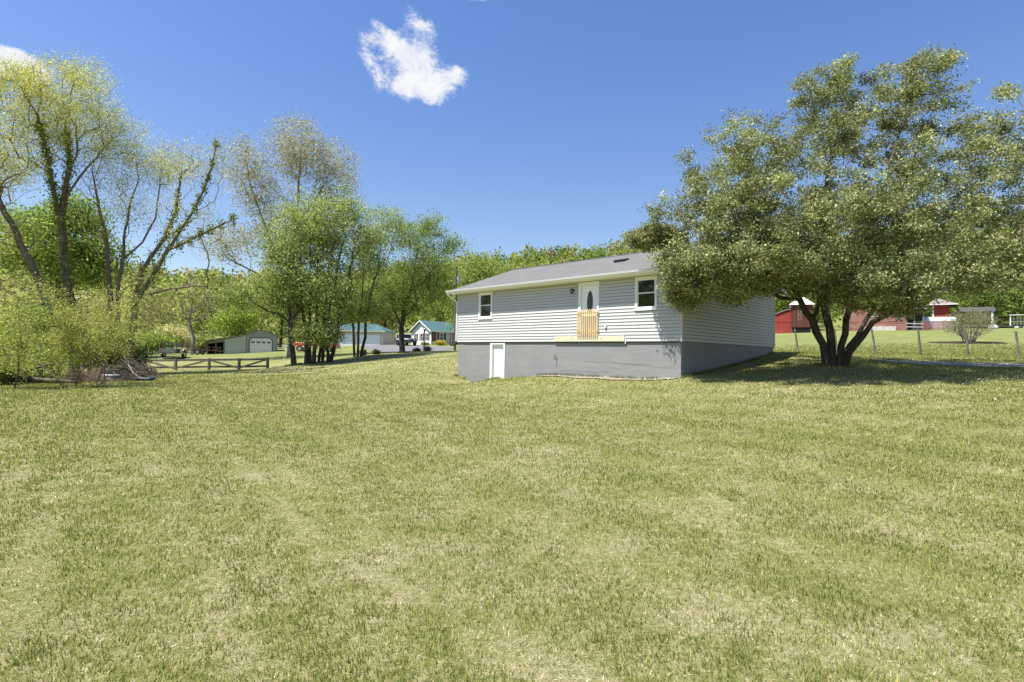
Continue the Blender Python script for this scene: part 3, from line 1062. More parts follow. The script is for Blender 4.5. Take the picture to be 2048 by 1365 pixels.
def tubes(pos, par, own, base_r, e=2.3, rmin=0.008, flare=1.1, taper=0.5):
    n = len(pos)
    cnt = np.zeros(n)
    kids = [[] for _ in range(n)]
    for i in range(n):
        if par[i] >= 0: kids[par[i]].append(i)
    for i in range(n - 1, -1, -1):
        if not kids[i]: cnt[i] += 1
        if par[i] >= 0: cnt[par[i]] += cnt[i]
    roots = [i for i in range(n) if par[i] < 0]
    tot = {own[i]: cnt[i] for i in roots}
    pl = np.zeros(n)
    for i in range(n):
        if par[i] >= 0: pl[i] = pl[par[i]] + np.linalg.norm(pos[i] - pos[par[i]])
    tp_ = 1 - taper * np.minimum(1, pl / (0.8 * pl.max()))
    rad = np.array([max(rmin, tp_[i] * base_r[own[i]] * (cnt[i] / tot[own[i]]) ** (1 / e)) for i in range(n)])
    VS, FS = [], []
    nb = 0
    started = [(r, -1) for r in roots]
    while started:
        i, p0 = started.pop()
        chain = ([p0] if p0 >= 0 else []) + [i]
        r = [rad[i]] if p0 < 0 else [rad[i] * 1.02, rad[i]]
        while kids[i]:
            ks = sorted(kids[i], key=lambda q: -cnt[q])
            for q in ks[1:]: started.append((q, i))
            i = ks[0]
            chain.append(i)
            r.append(rad[i])
        pts = pos[chain]
        r = np.array(r)
        if p0 < 0 and len(r) > 1:
            r[0] *= flare
        if len(pts) < 2: continue
        r[-1] *= 0.4
        ns = 9 if r.max() > 0.12 else (6 if r.max() > 0.05 else (4 if r.max() > 0.02 else 3))
        tg = np.gradient(pts, axis=0)
        tg /= np.maximum(np.linalg.norm(tg, axis=1), 1e-9)[:, None]
        ref = np.array([0.31, 0.95, 0.05]) if abs(tg[0, 1]) < 0.8 else np.array([0.95, 0.1, 0.3])
        A = np.zeros_like(pts)
        pr = ref
        for k in range(len(pts)):
            a = pr - tg[k] * pr.dot(tg[k])
            l = np.linalg.norm(a)
            a = a / l if l > 1e-6 else np.cross(tg[k], [0.3, 0.2, 0.9])
            A[k] = a
            pr = a
        Bn = np.cross(tg, A)
        an = np.arange(ns) * 2 * np.pi / ns
        ring = pts[:, None, :] + (A[:, None, :] * np.cos(an)[None, :, None] + Bn[:, None, :] * np.sin(an)[None, :, None]) * r[:, None, None]
        VS.append(ring.reshape(-1, 3))
        k = np.arange(len(pts) - 1)[:, None] * ns
        j = np.arange(ns)[None, :]
        j2 = (j + 1) % ns
        FS.append((np.stack([k + j, k + j2, k + ns + j2, k + ns + j], -1).reshape(-1, 4)) + nb)
        nb += len(pts) * ns
    return np.concatenate(VS), np.concatenate(FS), rad


GAIN = 1.65       # young spring leaves are pale


def leaf_quads(p, size, cols, up=0.9, droop=0.25, asp=0.5, jit=0.2, cj=0.25):
    """folded leaf-shaped quads at points p"""
    n = len(p)
    nrm = rng.normal(size=(n, 3)) + np.array([0, 0, up])
    nrm /= np.linalg.norm(nrm, axis=1)[:, None]
    d = rng.normal(size=(n, 3)) - np.array([0, 0, droop])
    d -= nrm * (d * nrm).sum(1)[:, None]
    d /= np.maximum(np.linalg.norm(d, axis=1), 1e-6)[:, None]
    s = np.cross(nrm, d)
    L = size * np.exp(rng.normal(size=n) * jit)[:, None]
    fold = L * 0.12
    v = np.empty((n, 4, 3))
    v[:, 0] = p - d * L * 0.5
    v[:, 1] = p + s * L * asp * 0.5 + nrm * fold
    v[:, 2] = p + d * L * 0.5
    v[:, 3] = p - s * L * asp * 0.5 + nrm * fold
    cols = np.asarray(cols)
    c = cols[rng.integers(0, len(cols), n)] * np.exp(rng.normal(size=(n, 1)) * cj)
    return v.reshape(-1, 3), np.arange(n * 4).reshape(-1, 4), np.repeat(np.clip(c * GAIN, 0.005, 0.8), 4, 0)


def make_tree(name, label, stems, tips, leaves, bark, group=None, cat='tree', bf=0.35, seg=0.55, wob=0.10, e=2.0, rmin=0.006, sag=0.0, leafmat='leaf', ivy=None, zoff=0.05):
    """stems and tips in world coordinates; leaves = dict(per_tip, size, spread, cols, ...)"""
    pos, par, own, br, tn = grow(stems, tips, bf, seg, wob, sag)
    base = np.array(stems[0][0][0], float)
    root = empty(name, tuple(base), 0, label, cat, group)
    v, f, rad = tubes(pos, par, own, br, e, rmin)
    mesh_np('trunk', v - base, f, bark, root, smooth=True)
    if leaves:
        n = leaves['per_tip']
        tp = pos[tn]
        pp = pos[par[tn]]
        w_ = np.exp(rng.normal(size=len(tn)) * leaves.get('clump', 0.35))
        rep = rng.poisson(n * w_ / w_.mean())
        idx = np.repeat(np.arange(len(tn)), rep)
        a = rng.random(len(idx))[:, None] * leaves.get('along', 1.0)
        p = tp[idx] * (1 - a) + pp[idx] * a + rng.normal(size=(len(idx), 3)) * np.array([1, 1, leaves.get('flat', 0.75)]) * leaves['spread']
        # per-branch tone so that neighbouring sprays differ
        v, f, c = leaf_quads(p, leaves['size'], leaves['cols'], leaves.get('up', 0.9), leaves.get('droop', 0.25), leaves.get('asp', 0.5), cj=leaves.get('cj', 0.25))
        tone = np.exp(rng.normal(size=len(tn)) * leaves.get('tone', 0.12))[idx]
        c = c * np.repeat(tone, 4)[:, None]
        mesh_np('crown', v - base, f, M[leafmat], root, cols=c)
    if ivy:
        sel = np.where((rad > ivy['rmin']) & (pos[:, 2] > base[2] + ivy.get('z0', 0)))[0]
        idx = rng.choice(sel, ivy['n'])
        p = pos[idx] + rng.normal(size=(ivy['n'], 3)) * np.array([1, 1, 2.0]) * (rad[idx][:, None] * 0.75 + 0.06)
        v, f, c = leaf_quads(p, ivy['size'], ivy['cols'], 0.2, 0.5, 0.75)
        mesh_np('ivy', v - base, f, M['leaf'], root, cols=c)
    return root


def gp_(u, v, Y):
    """ground point under photo column u at depth Y"""
    q = P(u, v, Y)
    return np.array([q[0], q[1], gz(q[0], q[1]) - 0.06])


# the big crab-apple beside the house
CRAB = [(0.15, 0.168, 0.07), (0.125, 0.147, 0.058), (0.178, 0.192, 0.09), (0.105, 0.126, 0.048), (0.198, 0.2, 0.104), (0.152, 0.145, 0.068)]
b0 = gp_(1655, 735, 19.5)


def W(u, v, Y):
    return P(u, v, Y)


stems = [([b0, W(1647, 690, 19.5), W(1625, 640, 19.4), W(1600, 600, 19.2), W(1570, 540, 18.9), W(1540, 470, 18.4), W(1500, 380, 18.0)], 0.135, None),
         ([b0 + [0.22, 0.1, 0], W(1663, 690, 19.6), W(1655, 640, 19.7), W(1640, 580, 20.0), W(1640, 470, 20.4), W(1660, 330, 20.8), W(1690, 180, 21.0)], 0.145, None),
         ([b0 + [0.40, 0.0, 0], W(1683, 690, 19.4), W(1692, 640, 19.2), W(1710, 560, 18.8), W(1740, 440, 18.3), W(1790, 300, 18.0), W(1830, 190, 18.3)], 0.115, None),
         ([b0 + [0.50, 0.2, 0], W(1700, 690, 19.8), W(1735, 635, 20.2), W(1790, 560, 20.8), W(1860, 450, 21.4), W(1930, 320, 21.8)], 0.09, None),
         ([b0 + [0.54, -0.1, 0], W(1700, 705, 19.1), W(1745, 645, 18.6), W(1800, 605, 18.0), W(1900, 540, 17.2), W(1990, 500, 16.6)], 0.095, None),
         ([W(1600, 600, 19.2), W(1560, 596, 19.1), W(1520, 570, 19.0), W(1440, 550, 18.9), W(1370, 540, 18.8)], 0.1, 1),
         ([W(1570, 540, 18.9), W(1480, 480, 18.6), W(1380, 490, 18.6), W(1290, 490, 18.7)], 0.1, 1),
         ([W(1625, 640, 19.4), W(1640, 590, 18.2), W(1660, 540, 17.0), W(1650, 480, 15.8)], 0.1, 1)]
tips = np.concatenate([
    lobe(1665, 400, 19.6, 265, 170, 4.6, 330), lobe(1690, 235, 20.0, 95, 85, 3.0, 90), lobe(1815, 190, 19.0, 70, 62, 2.2, 60), lobe(1900, 300, 19.5, 120, 105, 3.5, 110),
    lobe(1965, 420, 18.5, 140, 130, 4.0, 150), lobe(1480, 330, 18.8, 115, 95, 2.6, 110), lobe(1400, 430, 18.8, 100, 70, 2.2, 90), lobe(1308, 477, 19.75, 56, 22, 0.5, 125), lobe(1350, 520, 18.9, 50, 28, 0.9, 40),
    lobe(1425, 540, 18.3, 115, 55, 1.6, 190), lobe(1365, 588, 19.0, 44, 34, 0.45, 64), lobe(1500, 500, 18.2, 110, 60, 2.0, 110), lobe(1490, 556, 17.8, 95, 36, 1.5, 80), lobe(1650, 560, 17.4, 90, 34, 1.5, 60), lobe(1715, 600, 17, 55, 22, 1.0, 30), lobe(1550, 520, 17.0, 150, 52, 2.0, 120), lobe(1760, 560, 16.5, 130, 55, 2.2, 110),
    lobe(1900, 540, 17.5, 140, 62, 3.2, 120), lobe(2030, 540, 17.0, 100, 70, 3.0, 80), lobe(2060, 380, 18.5, 70, 110, 3.0, 60), lobe(1460, 585, 18.2, 70, 30, 1.0, 40), lobe(1700, 480, 20, 200, 60, 3.5, 90), lobe(1600, 440, 16.6, 190, 110, 2.2, 130), lobe(1790, 430, 16.2, 170, 110, 2.0, 120),
    lobe(1640, 190, 19.8, 60, 50, 1.8, 30), lobe(1985, 260, 19.5, 50, 60, 1.8, 32), lobe(1690, 140, 20.3, 14, 30, 0.4, 8), lobe(1850, 130, 18.6, 24, 24, 0.6, 9),
    lobe(1720, 505, 22.3, 300, 70, 2.0, 120), lobe(1780, 615, 17.0, 70, 22, 1.2, 26)])
make_tree('crabapple_tree', 'broad many-stemmed apple tree with dull green leaves overhanging the house corner', stems, tips,
          dict(per_tip=116, size=0.092, spread=0.165, cols=CRAB, clump=0.62, along=0.7, up=1.0, droop=0.5, asp=0.46, flat=0.6, tone=0.24, cj=0.24), M['bark_dark'], bf=0.22, seg=0.42, wob=0.13, rmin=0.007, e=2.0)

# tall sparse yellow-green trees at the left
YG = [(0.30, 0.285, 0.075), (0.26, 0.255, 0.065), (0.33, 0.31, 0.10), (0.21, 0.225, 0.06)]
IVY = dict(rmin=0.085, n=5200, size=0.13, cols=[(0.09, 0.12, 0.02), (0.13, 0.15, 0.03), (0.06, 0.09, 0.018)], z0=2.5)
YA = 37.0
b0 = gp_(150, 700, YA)
stems = [([b0, W(146, 640, YA), W(130, 540, YA), W(122, 440, YA), W(128, 400, YA), W(140, 330, YA + 0.5), W(130, 250, YA + 1), W(150, 150, YA + 1)], 0.33, None),
         ([W(122, 430, YA), W(105, 370, YA - 0.6), W(92, 300, YA - 1), W(75, 230, YA - 1.5), W(40, 170, YA - 2)], 0.3, 1),
         ([W(132, 395, YA), W(175, 335, YA + 0.7), W(225, 280, YA + 1.5), W(270, 250, YA + 2)], 0.2, 1)]
tips = np.concatenate([lobe(120, 220, YA, 110, 95, 4.2, 430), lobe(30, 250, YA - 1, 80, 110, 3.5, 240), lobe(215, 260, YA + 1.5, 75, 60, 3.0, 190), lobe(165, 150, YA + 1, 55, 30, 2.5, 90), lobe(40, 170, YA - 1.5, 70, 40, 3, 130)])
make_tree('tall_tree', 'tallest yellow-green tree at the left edge with an ivy-clad forked trunk', stems, tips,
          dict(per_tip=46, size=0.115, spread=0.33, cols=YG, clump=0.5, asp=0.35, droop=0.9, flat=1.0), M['bark_mid'], leafmat='leaf_soft', bf=0.28, seg=0.7, wob=0.09, rmin=0.0055, e=1.95, ivy=IVY, group='tall trees along the left edge')
b0 = gp_(112, 690, 34.0)
stems = [([b0, W(105, 640, 34), W(70, 545, 33.6), W(35, 470, 33.2), W(8, 425, 33), W(-30, 340, 32.5)], 0.26, None)]
tips = np.concatenate([lobe(-40, 300, 32.5, 90, 110, 4, 210), lobe(10, 330, 32.5, 60, 60, 2.5, 90), lobe(5, 470, 33, 60, 60, 2, 60)])
make_tree('tall_tree', 'bare leaning trunk slanting out of the left edge of the picture', stems, tips,
          dict(per_tip=36, size=0.115, spread=0.33, cols=YG, clump=0.5, asp=0.35, droop=0.9, flat=1.0), M['bark_mid'], leafmat='leaf_soft', bf=0.28, seg=0.7, rmin=0.0055, group='tall trees along the left edge')
YC = 38.0
b0 = gp_(225, 705, YC)
stems = [([b0, W(222, 610, YC), W(218, 560, YC), W(212, 480, YC), W(195, 400, YC), W(188, 360, YC), W(205, 310, YC + 0.5)], 0.19, None),
         ([b0 + [0.4, 0.2, 0], W(236, 580, YC + 0.3), W(245, 520, YC + 0.3), W(250, 460, YC + 0.3), W(262, 400, YC + 0.5), W(278, 360, YC + 0.6), W(270, 310, YC + 0.8)], 0.165, None),
         ([W(245, 520, YC + 0.3), W(285, 485, YC + 0.8), W(312, 435, YC + 1.2), W(320, 370, YC + 1.4), W(325, 320, YC + 1.6)], 0.2, 1)]
tips = np.concatenate([lobe(200, 345, YC, 50, 55, 2.5, 130), lobe(275, 330, YC + 0.8, 60, 55, 2.5, 190), lobe(330, 330, YC + 1.5, 45, 45, 2, 120), lobe(260, 420, YC, 70, 60, 2.5, 110), lobe(180, 430, YC - 1, 40, 50, 2, 60)])
make_tree('tall_tree', 'sparse tree of several bare stems beside the tall ivy-clad tree', stems, tips,
          dict(per_tip=22, size=0.115, spread=0.38, cols=YG, clump=0.7, asp=0.35, droop=0.9, flat=1.0), M['bark_mid'], leafmat='leaf_soft', bf=0.25, seg=0.7, wob=0.09, rmin=0.0055, e=1.95, group='tall trees along the left edge')
b0 = gp_(258, 705, YC - 1.5)
YD = YC - 1.5
stems = [([b0, W(270, 610, YD), W(300, 560, YD), W(335, 500, YD), W(375, 440, YD), W(408, 380, YD), W(425, 330, YD), W(432, 290, YD)], 0.20, None),
         ([W(335, 500, YD), W(380, 480, YD - 0.5), W(420, 462, YD - 0.8), W(465, 440, YD - 1)], 0.1, 1),
         ([W(270, 600, YD), W(285, 540, YD + 0.8), W(320, 490, YD + 1.2), W(350, 430, YD + 1.5), W(360, 370, YD + 1.6), W(365, 310, YD + 1.8)], 0.135, None),
         ([W(300, 590, YD), W(340, 578, YD), W(390, 572, YD), W(430, 582, YD)], 0.055, None)]
tips = np.concatenate([lobe(395, 330, YD, 55, 55, 2.4, 190), lobe(440, 300, YD, 14, 30, 0.8, 24), lobe(355, 330, YD + 1.5, 40, 45, 2, 120), lobe(400, 450, YD, 60, 70, 2.2, 120), lobe(430, 560, YD, 40, 16, 1.0, 18), lobe(330, 430, YD, 40, 50, 2, 60)])
make_tree('tall_tree', 'thin tree leaning right with ivy up its bare trunk', stems, tips,
          dict(per_tip=11, size=0.11, spread=0.3, cols=YG + [(0.25, 0.19, 0.09)], clump=0.8, asp=0.35, droop=0.9, flat=1.0), M['bark_mid'], leafmat='leaf_soft', bf=0.25, seg=0.7, wob=0.1, rmin=0.0055, e=1.95,
          ivy=dict(rmin=0.07, n=3600, size=0.13, cols=IVY['cols'], z0=3.0), group='tall trees along the left edge')
# leafy green tree behind them
GR = [(0.12, 0.165, 0.036), (0.15, 0.195, 0.046), (0.095, 0.135, 0.03), (0.18, 0.22, 0.06)]
b0 = gp_(120, 690, 52)
make_tree('maple_tree', 'dense bright green tree behind the tall ivy-clad trunk', [([b0, W(120, 600, 52), W(118, 480, 52), W(120, 420, 52)], 0.45, None)],
          np.concatenate([lobe(125, 490, 52, 80, 85, 4.5, 220), lobe(40, 480, 52, 70, 70, 4, 110), lobe(160, 430, 52, 40, 40, 2.5, 60), lobe(200, 520, 52, 50, 60, 3, 70)]),
          dict(per_tip=60, size=0.23, spread=0.6, cols=GR, clump=0.4, asp=0.7), M['bark_dark'], leafmat='leaf_soft', rmin=0.02)

# sycamore with tan buds, the green multi-stem trees in front of it
YS = 54.0
b0 = gp_(581, 715, YS)
stems = [([b0, W(583, 640, YS), W(580, 540, YS), W(592, 440, YS), W(600, 340, YS), W(605, 250, YS)], 0.36, None),
         ([W(582, 590, YS), W(555, 520, YS - 1), W(525, 440, YS - 2), W(500, 370, YS - 2.5), W(490, 300, YS - 2.5)], 0.2, 1),
         ([W(582, 600, YS), W(540, 560, YS - 1), W(480, 530, YS - 2), W(430, 505, YS - 3), W(405, 495, YS - 3)], 0.14, 1),
         ([W(590, 460, YS), W(630, 400, YS + 1), W(665, 340, YS + 2), W(680, 300, YS + 2)], 0.2, 1)]
TAN = [(0.225, 0.20, 0.11), (0.19, 0.18, 0.085), (0.25, 0.22, 0.135), (0.16, 0.165, 0.075)]
tips = np.concatenate([lobe(598, 300, YS, 62, 68, 4, 420), lobe(500, 350, YS - 2, 50, 75, 3.5, 300), lobe(670, 350, YS + 1.5, 50, 65, 3.5, 280), lobe(560, 440, YS - 1, 90, 80, 4, 330), lobe(455, 490, YS - 2.5, 60, 45, 2.5, 170), lobe(640, 440, YS + 1, 80, 80, 4, 220)])
make_tree('sycamore_tree', 'tallest middle tree, tan budding crown rising above the green trees', stems, tips,
          dict(per_tip=20, size=0.165, spread=0.42, cols=TAN, clump=0.35, asp=0.5, flat=0.9), M['bark_pale'], leafmat='leaf_soft', bf=0.25, seg=0.8, wob=0.08, rmin=0.009, e=1.95)
G2 = [(0.17, 0.205, 0.062), (0.145, 0.18, 0.052), (0.20, 0.23, 0.082), (0.12, 0.155, 0.044), (0.23, 0.245, 0.10)]
YM = 42.5


def clump(base_us, heads, Y, lobes, per_tip, label, size=0.15, cols=G2, rad=0.13, spread=0.36, name='multi_stem_tree', group=None):
    st = []
    for i, (u, v) in enumerate(base_us):
        b = gp_(u, v, Y + rng.normal() * 0.25)
        h = heads[i % len(heads)]
        mid = [P(u + (h[0] - u) * f + rng.normal() * 3, v + (h[1] - v) * f, Y + rng.normal() * 0.4) for f in (0.25, 0.5, 0.75, 1)]
        st.append(([b] + mid, rad * (0.75 + 0.5 * rng.random()), None))
    tp = np.concatenate([lobe(*q) for q in lobes])
    return make_tree(name, label, st, tp, dict(per_tip=per_tip, size=size, spread=spread, cols=cols, clump=0.45, asp=0.55, tone=0.14), M['bark_dark'], leafmat='leaf_soft', bf=0.3, seg=0.7, rmin=0.007, group=group)


clump([(588, 730)], [(575, 560), (555, 600)], YM, [(540, 590, YM, 75, 42, 2.5, 150), (570, 540, YM, 55, 70, 2.5, 130), (470, 605, YM, 55, 34, 1.8, 60), (600, 600, YM, 40, 40, 2, 50)], 32,
      'slender green tree at the fence end with low drooping branches', rad=0.17, name='young_tree')
clump([(612, 729), (620, 729), (628, 727)], [(600, 480), (620, 450), (640, 470)], YM + 0.5,
      [(590, 470, YM, 75, 70, 3, 200), (640, 440, YM + 1, 65, 65, 3, 190), (620, 560, YM, 80, 65, 3, 190), (622, 668, YM - 1, 42, 24, 1.4, 90), (560, 500, YM, 60, 40, 2, 80)], 33,
      'green tree of three close stems in front of the red truck', rad=0.15)
clump([(637, 727), (645, 726), (655, 725), (660, 725)], [(660, 500), (690, 470), (640, 520), (710, 480)], YM + 1.5,
      [(680, 480, YM + 1.5, 70, 85, 3, 220), (700, 420, YM + 2, 40, 50, 2, 70), (660, 590, YM, 60, 55, 2.6, 150), (650, 672, YM - 0.5, 38, 22, 1.4, 80), (735, 500, YM + 2, 45, 60, 2.4, 90)], 33,
      'green tree of several leaning stems right of the red truck', rad=0.13)
clump([(709, 714), (715, 715), (722, 713)], [(700, 560), (730, 520), (750, 560)], 47.5,
      [(720, 590, 47.5, 55, 60, 2.6, 170), (755, 480, 48, 50, 75, 2.8, 190), (735, 620, 46.5, 45, 26, 1.6, 50), (785, 450, 48.5, 22, 40, 1.5, 40), (680, 610, 47, 36, 34, 1.6, 50)], 32,
      'dark three-stemmed tree standing before the green-roofed garage', rad=0.13)
YB = 52.5
G3 = [(0.11, 0.15, 0.035), (0.135, 0.175, 0.045), (0.165, 0.205, 0.06), (0.085, 0.12, 0.028), (0.185, 0.215, 0.07)]
b0 = gp_(805, 706, YB)
make_tree('shade_tree', 'leafy green single-trunk tree at the driveway edge', [([b0, W(804, 690, YB), W(803, 655, YB), W(808, 620, YB), W(822, 580, YB), W(835, 500, YB), W(850, 450, YB)], 0.27, None), ([W(803, 650, YB), W(785, 610, YB), W(775, 560, YB)], 0.1, 1)],
          np.concatenate([lobe(850, 510, YB, 65, 72, 3.2, 270), lobe(815, 580, YB, 62, 50, 3.0, 190), lobe(880, 570, YB, 34, 48, 2.4, 90), lobe(770, 575, YB, 34, 46, 2.2, 80), lobe(868, 450, YB, 34, 26, 1.6, 50), lobe(910, 490, YB, 24, 26, 1.2, 30), lobe(815, 460, YB, 30, 26, 1.6, 36)]),
          dict(per_tip=34, size=0.17, spread=0.4, cols=G3, clump=0.4, asp=0.5, droop=0.6, tone=0.14), M['bark_dark'], leafmat='leaf_soft', bf=0.3, seg=0.7, rmin=0.007)


def plain_tree(u, v, Y, lobes, label, cols, size=0.4, per=36, rad=0.3, name='background_tree', spread=0.7, bark='bark_dark', group='trees behind the houses', trunk_to=0.6, leaf='leaf_soft', rmin=0.03, tone=0.15, cat='tree'):
    b = gp_(u, v, Y)
    top = P(lobes[0][0], lobes[0][1], Y)
    if per > 5 and size >= 0.3:
        size, per = size * 0.72, per * 1.35
    st = [([b, b + (top - b) * 0.3 + rng.normal(size=3) * 0.15, b + (top - b) * 0.65 + rng.normal(size=3) * 0.2, top], rad, None)]
    return make_tree(name, label, st, np.concatenate([lobe(*q) for q in lobes]), dict(per_tip=per, size=size, spread=spread, cols=cols, clump=0.4, asp=0.6, tone=tone) if per else None, M[bark], leafmat=leaf, bf=0.3, seg=1.0, rmin=rmin, group=group, cat=cat)


G4 = [(0.12, 0.16, 0.03), (0.15, 0.19, 0.045), (0.09, 0.13, 0.025), (0.19, 0.205, 0.06)]
OLIVE = [(0.17, 0.16, 0.055), (0.13, 0.135, 0.04), (0.20, 0.175, 0.075), (0.11, 0.12, 0.035)]
plain_tree(935, 700, 70, [(955, 560, 70, 42, 62, 3, 130), (990, 560, 70, 30, 44, 2.5, 70), (925, 600, 70, 34, 60, 3, 90)], 'pale green tree rising behind the left end of the grey roof', G4, 0.3, 40)
plain_tree(905, 690, 112, [(900, 590, 112, 42, 62, 5, 110), (870, 615, 112, 40, 40, 4, 70)], 'bushy tree behind the white house with the teal roof', G4, 0.5, 40)
plain_tree(1010, 690, 120, [(1000, 575, 120, 60, 45, 6, 130), (1070, 580, 120, 60, 45, 6, 110)], 'low green wood edge showing over the grey roof', G3, 0.6, 40)
plain_tree(770, 690, 112, [(770, 610, 112, 50, 55, 5, 120), (745, 600, 112, 40, 40, 4, 80)], 'tree with a touch of orange behind the garage', G4 + [(0.25, 0.12, 0.04)], 0.5, 36)
plain_tree(690, 690, 118, [(680, 600, 118, 60, 55, 6, 140)], 'green tree behind the left end of the garage', G4, 0.55, 36)
plain_tree(480, 690, 96, [(490, 630, 96, 45, 50, 4, 110), (455, 650, 96, 40, 32, 3, 70)], 'fresh green tree behind the small metal shed', [(0.15, 0.2, 0.03), (0.19, 0.23, 0.05), (0.12, 0.16, 0.03)], 0.42, 36)
plain_tree(560, 690, 98, [(570, 620, 98, 45, 60, 4, 120)], 'tree behind the right corner of the metal shed', G4, 0.45, 34)
plain_tree(430, 690, 104, [(420, 620, 104, 60, 45, 5, 140)], 'brownish half-bare tree left of the metal shed', OLIVE + [(0.2, 0.15, 0.1)], 0.4, 16, bark='bark_pale')
plain_tree(330, 690, 104, [(310, 620, 104, 60, 45, 5, 140)], 'olive brown thicket tree behind the utility trailer', OLIVE, 0.4, 18, bark='bark_pale')
plain_tree(383, 705, 63, [(385, 600, 63, 38, 46, 2.5, 190), (360, 620, 63, 22, 30, 1.5, 40), (410, 625, 63, 22, 30, 1.5, 40)], 'small leafless grey tree between the two trailers', OLIVE, 0.2, 1, rad=0.24, bark='bark_pale', name='bare_tree', group=None, rmin=0.02)
plain_tree(345, 698, 74, [(345, 672, 74, 32, 20, 2, 120)], 'pale straw-coloured bush behind the utility trailer', [(0.36, 0.32, 0.17), (0.30, 0.27, 0.13), (0.25, 0.25, 0.10)], 0.25, 30, rad=0.1, name='pale_bush', group=None, cat='bush', spread=0.4)
plain_tree(1640, 660, 112, [(1575, 595, 112, 34, 44, 5, 100), (1640, 600, 112, 50, 50, 5, 120)], 'sunny tree on the slope behind the red barns', G4, 0.5, 34, group='trees behind the red barns')
plain_tree(1830, 655, 100, [(1830, 600, 100, 42, 40, 5, 130)], 'tree between the weathered barn and the red house', G3, 0.5, 34, group='trees behind the red barns')
plain_tree(1950, 650, 100, [(1960, 595, 100, 70, 42, 5, 150)], 'tree above the red house roof behind the round bush', G3, 0.5, 34, group='trees behind the red barns')
plain_tree(2070, 650, 96, [(2060, 600, 96, 50, 50, 5, 120)], 'dark tree at the right edge beyond the white arbour', GR, 0.5, 34, group='trees behind the red barns')
plain_tree(1735, 655, 110, [(1740, 590, 110, 60, 45, 5, 130)], 'tree rising behind the weathered barn', G4, 0.5, 34, group='trees behind the red barns')

# shrubs in the left thicket
SH = [(0.235, 0.24, 0.065), (0.19, 0.21, 0.055), (0.155, 0.18, 0.05), (0.255, 0.25, 0.085), (0.21, 0.19, 0.06)]
SG = [(0.10, 0.14, 0.03), (0.13, 0.17, 0.04), (0.08, 0.11, 0.025)]


def sprays(u, v, Y, H, tilt, n, k, lean=0.0):
    """tips along feathery upright shoots that fan out from a base"""
    b = gp_(u, v, Y)
    out = []
    for _ in range(n):
        az = rng.random() * 6.28
        tl = min(1.1, abs(rng.normal()) * tilt)
        L = H * rng.uniform(0.55, 1.05)
        d = np.array([math.sin(tl) * math.cos(az) + lean, math.sin(tl) * math.sin(az) * 0.7, math.cos(tl)])
        s_ = rng.uniform(0.42, 1.0, k)[:, None]
        p_ = b + d * L * s_ + np.array([math.cos(az) * 0.25, 0, -0.12]) * L * s_ ** 3 * tl
        out.append(p_ + rng.normal(size=(k, 3)) * np.array([0.10, 0.10, 0.12]) * (0.4 + s_))
    return np.concatenate(out)


def shrub(u, v, Y, lobes, label, cols=SH, n=6, size=0.075, per=40, lean=0, spread=0.17, name='shrub', h=0.5):
    b = gp_(u, v, Y)
    st = []
    c = P(lobes[0][0], lobes[0][1], Y)
    for k in range(n):
        a = b + [rng.normal() * 0.15, rng.normal() * 0.15, 0]
        e_ = b + (c - b) * (0.6 + 0.5 * rng.random()) + np.array([rng.normal() * 0.7, rng.normal() * 0.6, 0])
        st.append(([a, a + (e_ - a) * 0.5 + rng.normal(size=3) * 0.1, e_], 0.032 * (0.6 + 0.6 * rng.random()), None))
    tp = np.concatenate([lobe(*q) if len(q) == 7 and q[3] > 12 else sprays(*q) for q in lobes])
    return make_tree(name, label, st, tp, dict(per_tip=per, size=size, spread=spread, cols=cols, clump=0.5, asp=0.42, flat=0.9, tone=0.18), M['bark'], leafmat='leaf_soft', bf=0.3, seg=0.4, wob=0.12, rmin=0.006, group='shrubs in the left thicket', cat='shrub')


shrub(38, 782, 20.5, [(38, 782, 20.5, 4.8, 0.42, 26, 9), (5, 782, 20.5, 3.8, 0.4, 10, 7)], 'yellow-green shrub growing at the left picture edge', n=5, spread=0.14, per=24)
shrub(137, 775, 22.0, [(137, 775, 22.0, 4.5, 0.45, 26, 9), (100, 775, 22.3, 3.6, 0.4, 9, 7)], 'yellow-green shrub in front of the tall ivy-clad trunk', n=5, spread=0.14, per=24)
shrub(185, 772, 23.0, [(190, 772, 23.0, 4.7, 0.42, 24, 9)], 'yellow-green shrub nearest the blue storage box', n=4, spread=0.14, per=24)
shrub(203, 772, 24.5, [(205, 772, 24.5, 5.2, 0.25, 18, 9, 0.28)], 'tall yellow-green shrub leaning towards the brush pile', n=4, spread=0.14, per=24)
shrub(95, 765, 25.0, [(85, 722, 25, 60, 22, 1.0, 110)], 'dark green undergrowth below the yellow shrubs', GR, size=0.1, per=36)
shrub(25, 755, 28.0, [(20, 700, 28, 60, 46, 1.4, 130)], 'dark leafy bush at the left edge behind the yellow shrub', GR, size=0.13, per=38, spread=0.3)
shrub(215, 740, 36.0, [(205, 705, 36, 60, 28, 1.6, 130)], 'dark undergrowth behind the debris heap', [(0.07, 0.09, 0.03), (0.1, 0.12, 0.04)], size=0.16, per=38, spread=0.3)
shrub(250, 735, 38.0, [(258, 712, 38, 36, 20, 1.2, 110)], 'low leafy green bush behind the brush pile', SG, size=0.16, per=44, spread=0.3)
shrub(15, 770, 23.0, [(8, 735, 23, 34, 24, 0.9, 90)], 'low green bush at the foot of the left edge', SG, size=0.12, per=44)
shrub(70, 740, 31.0, [(60, 660, 31, 80, 50, 1.6, 170)], 'dark green bush behind the left shrubs', GR, size=0.16, per=40, spread=0.35)
shrub(180, 735, 33.0, [(170, 660, 33, 90, 46, 1.8, 180)], 'olive bush behind the middle shrubs', OLIVE, size=0.16, per=36, spread=0.35)
